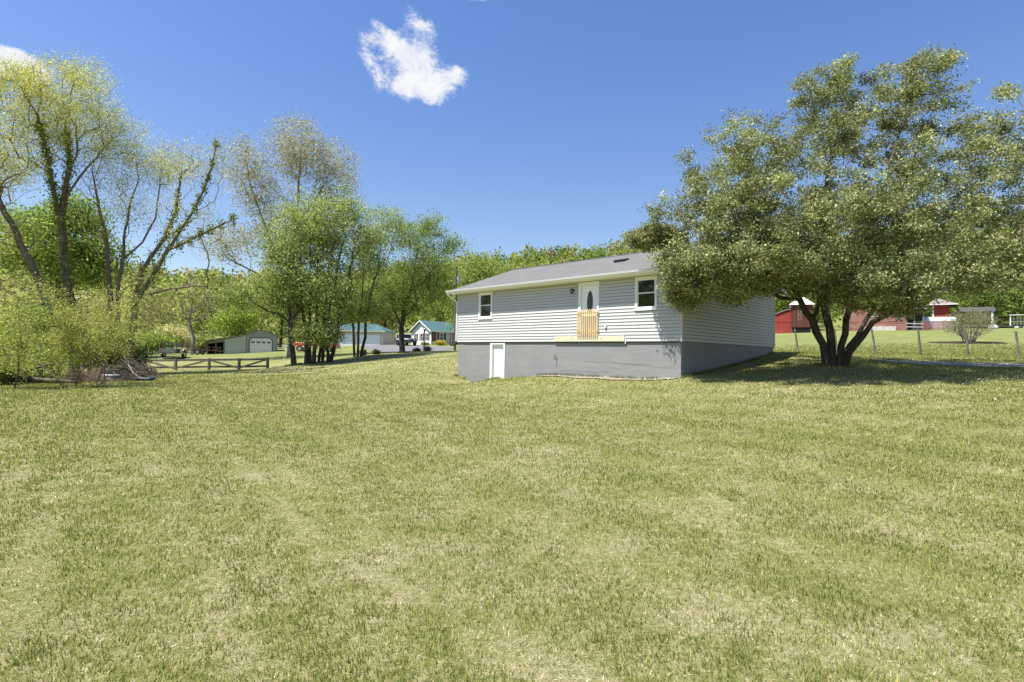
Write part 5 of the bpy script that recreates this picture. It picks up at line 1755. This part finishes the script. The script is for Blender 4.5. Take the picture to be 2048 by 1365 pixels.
for y in (-0.78, 0.78):
    m_.bar((-1.0, y, 0.85), (1.6, y, 0.85), 0.04, 0.04)
    for x in (-1, -0.1, 0.8, 1.6):
        m_.bar((x, y, 0.5), (x, y, 0.85), 0.04, 0.04)
m_.build('side_rail', M['rust'], fl)
MB().bar((1.6, 0, 0.44), (2.7, 0, 0.4), 0.08, 0.08).build('drawbar', M['rust'], fl)

# guard rail of the road, white fence by the shed
g_ = ground_obj('guard_rail', 250, 700, 78, 0, 'grey steel guard rail running behind the trailers', 'guard rail')
pts = [gp_(u, 700, 78 + (u - 250) * 0.02) + [0, 0, 0.06] - np.array(g_.location) for u in range(150, 431, 28)]
m_ = MB()
for a, b in zip(pts[:-1], pts[1:]):
    for z in (0.52, 0.74):
        m_.bar(a + [0, 0, z], b + [0, 0, z], 0.08, 0.15)
    m_.bar(a + [0, 0.03, 0.63], b + [0, 0.03, 0.63], 0.03, 0.12)
m_.build('beam', M['galv'], g_)
for a in pts:
    MB().box(a[0] - 0.08, a[0] + 0.08, a[1] + 0.06, a[1] + 0.2, a[2] - 0.2, a[2] + 0.82).build('post', M['wood_grey'], g_)
wf = ground_obj('white_fence', 553, 703, 80, 0, 'short white rail fence right of the metal shed', 'fence')
pts = [gp_(u, 703, 80) + [0, 0, 0.06] - np.array(wf.location) for u in (553, 580, 607)]
for a in pts:
    MB().box(a[0] - 0.06, a[0] + 0.06, a[1] - 0.06, a[1] + 0.06, a[2] - 0.2, a[2] + 1.0).build('post', M['white_paint'], wf)
for a, b in zip(pts[:-1], pts[1:]):
    for z in (0.35, 0.8):
        MB().bar(a + [0.062, 0, z], b + [-0.062, 0, z], 0.03, 0.1).build('rail', M['white_paint'], wf)

# ------------------------------------------------------------------ small metal shed with lean-to
shed = ground_obj('metal_shed', 488, 704, 75, R(24), 'small grey metal shed with a white garage door and open lean-to', 'shed', dz=-0.1)
SW, SH_, SR, SD = 4.15, 2.55, 0.8, 6.5
gable(shed, SW, SD, SH_, SR, M['greyblue'], M['roof_brown'], 0.12, 'y', trimm=None)
gd = MB()
d0, d1, dh = 0.68, 3.45, 2.2
gd.prism([(d0, 0.12), (d1, 0.12), (d1, dh - 0.3), (d1 - 0.3, dh), (d0 + 0.3, dh), (d0, dh - 0.3)], -0.02, 0.01, 'y')
gdo = gd.build('garage_door', mat('white_roll_door', (0.72, 0.70, 0.71), 0.5, 0.05, 2, dirt=(0.64, 0.58, 0.57)), shed)
fr = MB()
for a, b in (((d0 - 0.05, 0.1), (d0 - 0.05, dh - 0.28)), ((d0 - 0.05, dh - 0.3), (d0 + 0.28, dh + 0.05)), ((d0 + 0.26, dh + 0.05), (d1 - 0.26, dh + 0.05)), ((d1 - 0.28, dh + 0.05), (d1 + 0.05, dh - 0.3)), ((d1 + 0.05, dh - 0.28), (d1 + 0.05, 0.1))):
    fr.bar((a[0], -0.03, a[1]), (b[0], -0.03, b[1]), 0.05, 0.11, up=(0, 1, 0))
fr.build('door_frame', M['shutter'], gdo)
for k in range(4):
    x = 0.86 + k * 0.66
    MB().box(x, x + 0.43, -0.035, -0.022, 1.52, 1.74).build('pane', M['glass'], gdo)
for z in (0.65, 1.18, 1.84):
    MB().box(d0 + 0.02, d1 - 0.02, -0.026, -0.021, z - 0.012, z + 0.012).build('panel_joint', M['galv'], gdo)
MB().box(0.0, 0.06, -0.03, 0.0, 0, SH_).build('corner_trim', M['white_paint'], shed)
MB().box(SW - 0.06, SW, -0.03, 0.0, 0, SH_).build('corner_trim', M['shutter'], shed)
MB().box(0.55, 3.6, -0.9, -0.04, -0.1, 0.12).build('threshold', mat('pinkish_concrete', (0.52, 0.4, 0.32), 0.9, 0.1), shed)
ltx = MB()
ltx.prism([(-2.35, -0.3), (-0.03, -0.1), (-0.03, 2.45), (-2.35, 1.92)], 0.0, 0.06, 'y')
ltx.build('lean_to_wall', M['palegreen'], shed)
lr = MB()
lr.prism([(-4.75, 1.62), (-0.02, 2.52), (-0.02, 2.60), (-4.75, 1.70)], -0.25, 5.5, 'y')
lr.build('lean_to_roof', M['galv'], shed)
MB().box(-4.5, -4.42, 0.1, 5.3, -0.5, 1.62).build('lean_to_side', M['dark'], shed)  # inner walls coloured near-black for the shade inside the open bay
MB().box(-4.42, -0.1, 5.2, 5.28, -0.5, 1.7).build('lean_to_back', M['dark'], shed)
for x in (-4.35, -3.4, -2.45):
    MB().box(x - 0.06, x + 0.06, 0.02, 0.14, -0.5, 1.68 + (x + 4.4) * 0.19).build('lean_to_post', M['wood_grey'], shed)
MB().bar((-4.3, 0.15, 1.42), (-2.45, 0.15, 1.72), 0.03, 0.26).build('rolled_tarp', mat('tan_tarp', (0.25, 0.21, 0.16), 0.9, 0.2), shed)
q = shed.matrix_basis @ Vector((-2.95, 0.5, 0))
brl = empty('barrel', (q.x, q.y, gz(q.x, q.y)), 0, 'black barrel with a pale lid standing in the lean-to', 'barrel')
m_ = MB()
m_.tube([(0, 0, 0), (0, 0, 0.3), (0, 0, 0.33), (0, 0, 0.36), (0, 0, 0.6), (0, 0, 0.63), (0, 0, 0.66), (0, 0, 0.92)], [0.30, 0.30, 0.325, 0.30, 0.30, 0.325, 0.30, 0.30], 14)
m_.build('drum', M['black'], brl)
MB().tube([(0, 0, 0.925), (0, 0, 0.96)], 0.33, 14).build('lid', M['galv'], brl)

# ------------------------------------------------------------------ garage and white house with teal roofs
ga = ground_obj('garage', 655, 691, 97, R(-3), 'pale two-door garage with a teal metal roof behind the trees', 'garage', dz=-0.1)
GW, GH = 9.9, 2.9
MB().box(0, GW, 0, 8, 0, GH).build('wall', M['beige'], ga)
r_ = MB()
e = 0.45
z0_, z1_ = GH + 0.02, GH + 1.45
r_.add([(-e, -e, z0_), (GW + e, -e, z0_), (GW + e, 8 + e, z0_), (-e, 8 + e, z0_), (2.4, 4, z1_), (GW - 2.4, 4, z1_)], [(0, 1, 5, 4), (1, 2, 5), (2, 3, 4, 5), (3, 0, 4), (3, 2, 1, 0)])
gr_ = r_.build('roof', M['teal'], ga)
MB().box(-e, GW + e, -e - 0.03, -e - 0.002, z0_ - 0.14, z0_ + 0.03).build('fascia', mat('tan_fascia', (0.5, 0.46, 0.41), 0.6), gr_)
for k in range(9):
    x = 2.4 + (GW - 4.8) * k / 8
    MB().bar((x, 3.9, z1_ + 0.0), (x, -e, z0_ + 0.03), 0.05, 0.05).build('standing_seam', M['teal'], gr_)
for x0, x1 in ((0.35, 4.75), (5.3, 9.2)):
    dd = MB().box(x0, x1, -0.04, -0.002, 0.05, 2.25).build('garage_door', M['lilac'], ga)
    for z in (0.6, 1.15, 1.7):
        MB().box(x0 + 0.03, x1 - 0.03, -0.046, -0.041, z - 0.012, z + 0.012).build('panel_joint', mat('grey_joint', (0.42, 0.43, 0.5)), dd)
    MB().box(x1, x1 + 0.09, -0.05, -0.002, 0.05, 2.33).build('door_trim', M['white_paint'], dd)
    MB().box(x0 - 0.09, x0, -0.05, -0.002, 0.05, 2.33).build('door_trim', M['white_paint'], dd)
q = P(862, 690, 98)
wh = empty('white_house', (q[0], q[1], gz(q[0], q[1]) - 0.15), R(37), 'white single-storey house with a teal metal roof and dark shutters', 'house')
HWW, HDD, HHH, HRR = 13.0, 7.6, 2.75, 1.75
wl, rf2 = gable(wh, HWW, HDD, HHH, HRR, M['white_siding'], M['teal'], 0.42, 'x', trimm=M['white_paint'])
for k in range(18):
    x = 0.3 + k * 0.72
    MB().bar((x, HDD / 2, HHH + HRR + 0.12), (x, -0.40, HHH - 0.06), 0.04, 0.05).build('standing_seam', M['teal'], rf2)
MB().box(-0.01, HWW, -0.01, HDD + 0.01, -0.4, 0.18).build('plinth', M['concrete'], wh)
MB().box(0.02, 3.9, -0.012, -0.001, 0.2, 2.6).build('front_cladding', M['beige'], wh)
win(wh, 1.65, 2.55, 0.95, 2.3, -0.015, shut=0.42)
MB().box(0.05, 0.98, -0.09, -0.03, 0.75, 2.52).build('brown_lattice', mat('brown_slats', (0.13, 0.065, 0.06), 0.8, 0.3, 20, stretch=(1, 1, 8)), wh)
# porch: a flat dark sheet stands in for its shade, then posts and rail
MB().box(3.9, 8.5, -0.02, -0.004, 0.2, 2.6).build('porch_shadow_wall', mat('porch_shade', (0.16, 0.13, 0.12), 0.8), wh)
for x in (3.95, 4.75, 5.55, 6.35):
    MB().box(x - 0.05, x + 0.05, -0.45, -0.35, 0.2, 2.62).build('porch_post', M['white_paint'], wh)
MB().box(3.9, 6.4, -0.44, -0.36, 0.95, 1.03).build('porch_rail', M['white_paint'], wh)
MB().box(3.8, 6.6, -1.3, -0.03, 0.0, 0.2).build('porch_step', M['concrete'], wh)
for y0, y1 in ((1.0, 1.75), (3.2, 3.95), (5.4, 6.15)):
    win(wh, y0, y1, 0.95, 2.25, -0.015, axis='y', shut=0.36)
jp = ground_obj('off_road_car', 812, 692, 89, R(-52), 'silver white boxy off-road car parked beside the white house', 'car')


def box_car(root):
    body = mat('silver_paint', (0.56, 0.57, 0.60), 0.35, 0.03, 3, 0.5)
    MB().box(-1.95, 1.15, -0.78, 0.78, 0.62, 1.10).build('body', body, root, bevel=0.04)
    m_ = MB()
    m_.prism([(0.55, 1.101), (0.55, 1.17), (1.88, 1.10), (1.90, 0.72), (1.16, 0.72), (1.16, 1.101)], -0.66, 0.66, 'y')
    m_.build('hood', body, root)
    m_ = MB()
    m_.prism([(-1.93, 1.102), (0.52, 1.102), (0.30, 1.80), (-1.90, 1.82)], -0.70, 0.70, 'y')
    cab = m_.build('cab', M['glass'], root)
    MB().box(-1.92, 0.33, -0.72, 0.72, 1.80, 1.86).build('hard_top', body, cab, bevel=0.02)
    for y in (-0.71, 0.71):
        for xa, xb in ((0.53, 0.31), (-0.55, -0.55), (-1.25, -1.25), (-1.93, -1.92)):
            MB().bar((xa, y, 1.09), (xb, y, 1.82), 0.06, 0.09, up=(0, 1, 0)).build('pillar', body, cab)
    MB().box(1.905, 1.94, -0.62, 0.62, 0.72, 1.08).build('grille', mat('grille_grey', (0.2, 0.2, 0.22), 0.5), root)
    for k in range(7):
        y = -0.3 + k * 0.1
        MB().box(1.941, 1.948, y - 0.025, y + 0.025, 0.78, 1.03).build('grille_slot', M['black'], root)
    for y in (-0.47, 0.47):
        MB().tube([(1.94, y, 0.93), (1.97, y, 0.93)], 0.1, 14).build('headlight', mat('lamp_lens', (0.75, 0.75, 0.75), 0.1, 0.02), root)
    MB().box(1.98, 2.2, -0.85, 0.85, 0.50, 0.68).build('bumper', M['black'], root, bevel=0.02)
    MB().box(-2.15, -1.97, -0.8, 0.8, 0.50, 0.66).build('bumper', M['black'], root, bevel=0.02)
    for x in (1.38, -1.35):
        for y in (-0.80, 0.80):
            wheel(root, x, y, 0.42, 0.28, M['dark_steel'], 'y', M['tyre'])
            s = 1 if y > 0 else -1
            MB().prism([(x - 0.58, 0.78), (x - 0.44, 0.95), (x + 0.44, 0.95), (x + 0.58, 0.78), (x + 0.52, 0.78), (x + 0.4, 0.90), (x - 0.4, 0.90), (x - 0.52, 0.78)], min(y - 0.15 * s, y + 0.14 * s), max(y - 0.15 * s, y + 0.14 * s), 'y').build('mudguard', M['black'], root)
    MB().box(-1.0, 0.9, -0.86, -0.79, 0.45, 0.52).build('side_step', M['black'], root)
    for y in (-0.88, 0.88):
        MB().box(0.42, 0.52, y - 0.09, y + 0.09, 1.14, 1.28).build('mirror', M['black'], root)


box_car(jp)
rt = ground_obj('pickup_truck', 632, 702, 66, R(2), 'bright red pickup truck half hidden behind the tree stems', 'truck')


def pickup(root):
    m_ = MB()
    m_.prism([(-2.6, 0.55), (-2.6, 1.08), (2.35, 1.08), (2.6, 0.98), (2.62, 0.6), (2.5, 0.5), (-2.5, 0.5)], -0.9, 0.9, 'y')
    m_.build('body', M['red_paint'], root, bevel=0.03)
    m_ = MB()
    m_.prism([(-0.75, 1.082), (1.35, 1.082), (0.65, 1.78), (-0.62, 1.80)], -0.8, 0.8, 'y')
    cab = m_.build('cab', M['red_paint'], root, bevel=0.03)
    for y in (-0.806, 0.806):
        m_ = MB()
        m_.add([(-0.52, y, 1.14), (0.22, y, 1.14), (0.22, y, 1.68), (-0.46, y, 1.70)], [(0, 1, 2, 3)])
        m_.add([(0.3, y, 1.14), (1.12, y, 1.14), (0.62, y, 1.66), (0.3, y, 1.68)], [(0, 1, 2, 3)])
        m_.build('side_window', M['glass'], cab)
    MB().add([(1.34, -0.7, 1.12), (1.34, 0.7, 1.12), (0.71, 0.7, 1.75), (0.71, -0.7, 1.75)], [(0, 1, 2, 3)]).build('windscreen', M['glass'], cab)
    for x in (1.7, -1.65):
        for y in (-0.84, 0.84):
            wheel(root, x, y, 0.38, 0.24, M['alloy'], 'y', M['tyre'])
    MB().box(2.6, 2.75, -0.85, 0.85, 0.45, 0.65).build('bumper', M['alloy'], root, bevel=0.02)
    MB().box(-2.75, -2.6, -0.85, 0.85, 0.45, 0.65).build('bumper', M['alloy'], root, bevel=0.02)
    MB().box(-2.4, 2.0, -0.91, -0.901, 0.56, 0.68).build('side_stripe', M['white_paint'], root)
    for y in (-0.65, 0.65):
        MB().box(2.585, 2.63, y - 0.16, y + 0.16, 0.75, 0.93).build('headlight', M['white_paint'], root)


pickup(rt)
# lamp post with planter bushes, utility pole, small things at the drive
lp = ground_obj('lamp_post', 848, 702, 57, 0, 'dark post lamp at the edge of the driveway', 'lamp')
MB().tube([(0, 0, -0.2), (0, 0, 2.0)], [0.075, 0.06], 8).build('post', mat('brown_post', (0.06, 0.04, 0.035), 0.7), lp)
MB().tube([(0, 0, 2.0), (0, 0, 2.05), (0, 0, 2.28), (0, 0, 2.40)], [0.06, 0.09, 0.13, 0.02], 6).build('lantern', M['black'], lp)
up = ground_obj('utility_pole', 909.5, 702, 63, 0, 'dark wooden utility pole beside the left corner of the grey house', 'pole')
MB().tube([(0, 0, -0.5), (0, 0, 9.6)], [0.16, 0.11], 10).build('pole', mat('creosote_pole', (0.11, 0.09, 0.08), 0.9, 0.3, 6, stretch=(1, 1, 0.2)), up)
MB().tube([(0.28, -0.1, 7.6), (0.28, -0.1, 8.5)], 0.2, 12).build('transformer', M['galv'], up)
MB().bar((-0.05, 0, 9.0), (0.5, -0.1, 9.0), 0.08, 0.1).build('cross_arm', M['wood_grey'], up)
MB().tube([(0, 0, 2.75), (0.6, -1.5, 2.62), (1.7, -5, 2.4)], 0.02, 5).build('service_wire', M['galv'], up)
DK = [(0.035, 0.05, 0.02), (0.05, 0.065, 0.025), (0.06, 0.03, 0.03)]


def small_bush(u, v, Y, ru, rv, label, cols, name='small_bush', n=60, size=0.09, per=30, group=None, rd=0.4):
    b = gp_(u, v, Y)
    tp = lobe(u, v - rv * 0.9, Y, ru, rv, rd, n)
    st = [([b, b + [rng.normal() * 0.1, rng.normal() * 0.1, 0.25]], 0.03, None) for _ in range(3)]
    return make_tree(name, label, st, tp, dict(per_tip=per, size=size, spread=0.12, cols=cols, asp=0.6), M['bark'], bf=0.3, seg=0.3, rmin=0.006, group=group, cat='bush')


small_bush(854, 703, 57.5, 7, 5, 'dark reddish bush at the foot of the lamp post', DK)
small_bush(834, 704, 57, 5, 3, 'low dark clump left of the lamp post', DK)
small_bush(753, 708, 51, 5, 3.5, 'dark clump of plants on the drive edge near the shade tree', DK)
small_bush(726, 709, 50, 4, 4, 'dark clump of plants beside the three-stemmed tree', DK)
small_bush(882, 692, 92, 13, 6, 'yellow flowering bush before the white house porch', [(0.42, 0.3, 0.03), (0.35, 0.27, 0.04), (0.2, 0.18, 0.04)], 'flowering_bush', 90, 0.16, 30, rd=0.9)
small_bush(852, 692, 93, 10, 4, 'grey green low plants at the foot of the white house', SG, 'low_plant', 50, 0.14, 26, rd=0.6)

# ------------------------------------------------------------------ right: wire fence, round bush, farm buildings
wfn = ground_obj('wire_fence', 1842, 710, 26.3, 0, 'field fence of leaning grey wooden posts strung with wire', 'fence')
posts = []
for u, v, Y in ((1519, 702, 30.0), (1597, 705, 29.0), (1675, 706.5, 28.1), (1752, 708, 27.2), (1842, 710.5, 26.3), (1938, 713.5, 25.5), (2040, 716, 24.7), (2150, 719, 23.9)):
    b = gp_(u, v, Y) - np.array(wfn.location)
    t_ = b + np.array([-0.2 + rng.normal() * 0.02, rng.normal() * 0.03, 1.28])
    posts.append((b, t_))
    MB().tube([b - [0, 0, 0.3], b + (t_ - b) * 0.5, t_], [0.05, 0.047, 0.042], 8).build('post', mat('grey_post', (0.18, 0.17, 0.15), 0.95, 0.3, 8, 0.1, bump=0.5, stretch=(1, 1, 0.3)) if u == 1519 else bpy.data.materials['grey_post'], wfn)
for f in (0.25, 0.5, 0.72, 0.93):
    m_ = MB()
    for (a, ta), (b, tb) in zip(posts[:-1], posts[1:]):
        p0, p1 = a + (ta - a) * f, b + (tb - b) * f
        m_.tube([p0 + [0, -0.06, 0], (p0 + p1) / 2 + [0, -0.06, -0.03], p1 + [0, -0.06, 0]], 0.004, 3, cap=False)
    m_.build('wire', M['galv'], wfn)
c0 = gp_(1937, 686, 45)
drape('mulch_bed', [(c0[0] + 2.9 * math.cos(a) * (1 + 0.06 * math.sin(3 * a)), c0[1] + 1.9 * math.sin(a)) for a in np.linspace(0, 2 * math.pi, 26)[:-1]], M['mulch'], 0.04, 0.6, jag=0.15)
st = []
for k in range(16):
    an = rng.random() * 6.28
    rr = rng.uniform(0.05, 0.5)
    a = c0 + [rr * math.cos(an), rr * math.sin(an), 0]
    t_ = c0 + [1.3 * math.cos(an) * rng.uniform(0.4, 1), 1.3 * math.sin(an) * rng.uniform(0.4, 1), rng.uniform(1.0, 1.8)]
    st.append(([a, a + (t_ - a) * 0.5 + rng.normal(size=3) * 0.08, t_], 0.045, None))
make_tree('twiggy_bush', 'rounded twiggy grey bush standing in a ring of dark mulch', st, np.concatenate([lobe(1937, 646, 45, 44, 30, 1.7, 1000), lobe(1968, 642, 45, 26, 22, 1.0, 260), lobe(1908, 648, 45, 22, 22, 1.0, 220)]),
          dict(per_tip=3.2, size=0.09, spread=0.14, cols=[(0.13, 0.15, 0.06), (0.17, 0.17, 0.08)], clump=0.6), mat('grey_twig', (0.23, 0.19, 0.165), 0.95, 0.25, 8), bf=0.25, seg=0.3, wob=0.12, rmin=0.007, cat='bush', leafmat='leaf_soft')

rb = ground_obj('red_shed', 1543, 668, 84, R(-26), 'small bright red board shed behind the corner of the grey house', 'shed', dz=-0.2)
gable(rb, 4.5, 6, 3.0, 0.9, M['red_boards'], M['galv'], 0.15, 'y')
MB().box(-0.02, 4.52, -0.03, -0.003, 2.0, 2.12).build('batten', M['red_boards'], rb)
MB().box(-0.05, 4.55, -0.35, 6.05, -0.35, 0.28).build('stone_footing', mat('pale_stone', (0.42, 0.35, 0.28), 0.95, 0.2, 5), rb)
cr = ground_obj('corn_crib', 1582, 668, 79, R(-28), 'tall brown board corn crib with a white metal roof', 'crib', dz=-0.1)
MB().box(0.25, 2.45, 0.25, 4.5, 0, 0.95).build('base', M['dark'], cr)  # dark block put in for the shadow under the raised crib
MB().box(0, 2.7, 0, 4.8, 0.95, 4.15).build('wall', M['brown_boards'], cr)
r_ = MB()
r_.add([(-0.3, -0.3, 4.16), (3.0, -0.3, 4.16), (3.0, 5.1, 4.16), (-0.3, 5.1, 4.16), (1.05, 0.9, 5.25), (1.65, 0.9, 5.25), (1.65, 3.9, 5.25), (1.05, 3.9, 5.25)], [(0, 1, 5, 4), (1, 2, 6, 5), (2, 3, 7, 6), (3, 0, 4, 7), (4, 5, 6, 7), (3, 2, 1, 0)])
r_.build('roof', M['roof_white'], cr)
for z0_, z1_ in ((1.95, 2.55), (2.75, 3.9)):
    h_ = MB()
    for a, b, c, d in ((0.85, 0.9, z0_, z1_), (1.25, 1.3, z0_, z1_), (0.9, 1.25, z1_ - 0.06, z1_), (0.9, 1.25, z0_, z0_ + 0.06)):
        h_.box(a, b, -0.03, -0.003, c, d)
    h_.build('hatch_frame', mat('grey_wood2', (0.3, 0.24, 0.19), 0.9), cr)
ba = ground_obj('weathered_barn', 1688, 664, 80, R(-32), 'large weathered red barn with a white base course, partly behind the apple tree', 'barn', dz=-0.2)
gable(ba, 7.3, 9, 4.6, 2.2, M['worn_red'], M['roof_grey2'], 0.3, 'x')
MB().box(2.4, 6.2, -0.06, -0.003, 0, 0.85).build('base_course', mat('whitewashed_block', (0.5, 0.46, 0.44), 0.9, 0.2, 5), ba)
MB().box(-0.02, 0.75, -0.05, -0.003, 0, 4.4).build('board_door', M['wood_grey'], ba)
win(ba, 3.1, 3.7, 2.2, 3.0, -0.01)
win(ba, 6.3, 6.9, 1.8, 3.2, -0.01, fm=M['galv'])
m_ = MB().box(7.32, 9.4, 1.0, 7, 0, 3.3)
m_.build('lean_to_shade', M['dark'], ba)  # solid dark block standing in for the shade of the opening
for x in (7.4, 8.3, 9.3):
    MB().box(x - 0.08, x + 0.08, 0.8, 0.96, 0, 3.3).build('lean_to_post', M['wood_grey'], ba)
MB().prism([(0.4, 3.2), (7.2, 4.0), (7.2, 4.1), (0.4, 3.3)], 7.33, 9.7, 'x').build('lean_to_roof', M['galv'], ba)
rh = ground_obj('red_house', 1866, 660, 90, R(-37), 'red clapboard house with a grey brown hip roof beyond the field', 'house', dz=0.3)
MB().box(0, 2.05, 0, 6, 0, 3.6).build('wall', M['red_clap'], rh)
MB().box(-0.08, 0.1, -0.06, -0.003, 0, 3.6).build('corner_board', M['white_paint'], rh)
MB().box(0.1, 2.05, -0.05, -0.003, 1.1, 1.25).build('belt_board', M['white_paint'], rh)
MB().box(2.06, 7.4, 1.2, 6, 0, 2.5).build('wing_wall', mat('dark_red_wall', (0.10, 0.028, 0.025), 0.8, 0.2), rh)
r_ = MB()
r_.add([(-0.8, -0.6, 3.6), (3.2, -0.6, 3.6), (3.2, 6.5, 3.6), (-0.8, 6.5, 3.6), (0.5, 2.4, 4.9), (0.9, 4, 4.9)], [(0, 1, 4), (1, 2, 5, 4), (2, 3, 5), (3, 0, 4, 5), (3, 2, 1, 0)])
ro = r_.build('roof', M['roof_brown'], rh)
MB().box(-0.82, 3.22, -0.66, -0.61, 3.5, 3.64).build('fascia', M['white_paint'], ro)
MB().prism([(-0.2, 2.4), (3.6, 3.3), (6.6, 2.5), (6.6, 2.4), (3.6, 3.18), (-0.2, 2.28)], 3.21, 7.8, 'x').build('wing_roof', mat('dark_roof', (0.07, 0.06, 0.058), 0.9), rh)
for x in (7.3,):
    MB().box(x - 0.12, x + 0.12, -0.05, 0.15, 0, 2.4).build('porch_column', M['white_paint'], rh)
MB().box(2.3, 7.4, -0.2, 1.18, -0.1, 0.3).build('porch_floor', M['wood_grey'], rh)
win(rh, 5.4, 6.6, 0.9, 2.5, 1.18, fm=M['galv'])
lv = ground_obj('livestock_shelter', 1843, 660.5, 77, R(-30), 'low shelter with a rounded white roof and grey metal sides', 'shelter', dz=-0.05)
arc = [(0.85 - 0.85 * math.cos(a), 1.25 + 0.62 * math.sin(a)) for a in np.linspace(0, math.pi, 11)]
MB().prism([(0, 0.25)] + arc + [(1.7, 0.25)], 0.1, 3.7, 'x').build('shell', M['galv'], lv)
MB().prism([(p_[0] * 1.06 - 0.05, p_[1] + 0.03) for p_ in arc] + [(p_[0] * 1.0, p_[1] - 0.03) for p_ in arc[::-1]], 0.0, 3.8, 'x').build('roof', M['roof_white'], lv)
MB().prism([(0, 0.0)] + arc + [(1.7, 0.0)], 3.81, 3.95, 'x').build('end_wall', M['galv'], lv)
MB().box(0.0, 0.08, 0.1, 1.6, 0.25, 1.3).build('front_board', mat('orange_board', (0.45, 0.13, 0.06), 0.7), lv)
pg = ground_obj('pipe_gate', 1845, 661.5, 73, R(-33), 'row of red tubular steel gates standing before the rounded shelter', 'gate')
for k in range(3):
    x = k * 1.12
    m_ = MB()
    for z in (0.2, 0.42, 0.64, 0.86, 1.08):
        m_.tube([(x, 0, z), (x + 1.04, 0, z - 0.02)], 0.025, 6)
    for xx in (x, x + 0.52, x + 1.04):
        m_.tube([(xx, 0, 0.1), (xx, 0, 1.1)], 0.028, 6)
    m_.build('gate_panel', mat('red_pipe', (0.42, 0.09, 0.08), 0.5, 0.2), pg)
wr = ground_obj('barnyard_fence', 1813, 662.5, 74, 0, 'short white rail fence between the barn and the rounded shelter', 'fence')
for x in (0, 1.1, 2.1):
    MB().box(x - 0.08, x + 0.08, -0.08, 0.08, -0.1, 1.35).build('post', M['wood_grey'], wr)
for z in (0.5, 0.95):
    MB().box(-0.1, 2.2, -0.12, -0.081, z - 0.05, z + 0.05).build('rail', M['white_paint'], wr)
ar = ground_obj('garden_arbour', 2021, 652, 82, R(-40), 'white lattice garden arbour at the right edge beyond the field', 'arbour', dz=0.2)
for x in (0, 1.55):
    for y in (0, 0.8):
        MB().box(x - 0.05, x + 0.05, y - 0.05, y + 0.05, 0, 1.7).build('post', M['white_paint'], ar)
MB().box(-0.15, 1.7, -0.15, 0.95, 1.701, 1.77).build('top', M['white_paint'], ar)
m_ = MB()
for x in (0.4, 0.78, 1.15):
    m_.box(x - 0.025, x + 0.025, 0.84, 0.87, 0.05, 1.7)
for z in (0.4, 0.8, 1.2):
    m_.box(0.05, 1.5, 0.871, 0.9, z - 0.025, z + 0.025)
m_.build('lattice', M['white_paint'], ar)
dk = ground_obj('low_deck', 1990, 656, 80, 0, 'low dark wooden platform left of the white arbour', 'deck', dz=-0.05)
MB().box(0, 4.2, 0, 1.6, 0.35, 0.48).build('deck_board', M['wood_grey'], dk)
MB().box(0.1, 4.1, 0.1, 1.5, 0.0, 0.349).build('skirt', M['dark'], dk)
for k, (u, v, s_) in enumerate(((1983, 655, 0.42), (1990, 655, 0.5), (2034, 654, 0.3))):
    q = gp_(u, v, 78)
    m_ = MB()
    vs = []
    n1_, n2_ = 8, 6
    for i in range(n2_ + 1):
        for j in range(n1_):
            th, ph = math.pi * i / n2_, 2 * math.pi * j / n1_
            rr = s_ * (1 + 0.18 * math.sin(3 * ph + k) * math.sin(th) + 0.1 * math.cos(2 * th + k))
            vs.append((rr * math.sin(th) * math.cos(ph), rr * math.sin(th) * math.sin(ph), rr * 0.8 * math.cos(th) + s_ * 0.5))
    m_.add(vs, [(i * n1_ + j, i * n1_ + (j + 1) % n1_, (i + 1) * n1_ + (j + 1) % n1_, (i + 1) * n1_ + j) for i in range(n2_) for j in range(n1_)])
    o = m_.build('boulder', M['concrete'], None, smooth=True, loc=tuple(q))
    tag(o, ['left one of the two pale boulders beside the low dark platform', 'right one of the two pale boulders beside the low dark platform', 'small pale boulder in front of the white arbour'][k], 'boulder', 'pale boulders near the arbour')

# scattered white clover heads under the apple tree
n = 900
X = rng.normal(12.5, 3.4, n)
Y = rng.normal(16.2, 1.8, n)
Z = ground(X, Y) + 0.05
v, f, c = leaf_quads(np.stack([X, Y, Z], 1), 0.03, [(0.6, 0.6, 0.55)], 2.0, 0, 0.9)
tag(mesh_np('clover_flowers', v, f, M['grass'], cols=c), 'tiny white clover heads scattered in the grass near the apple tree', 'flowers', kind='stuff')
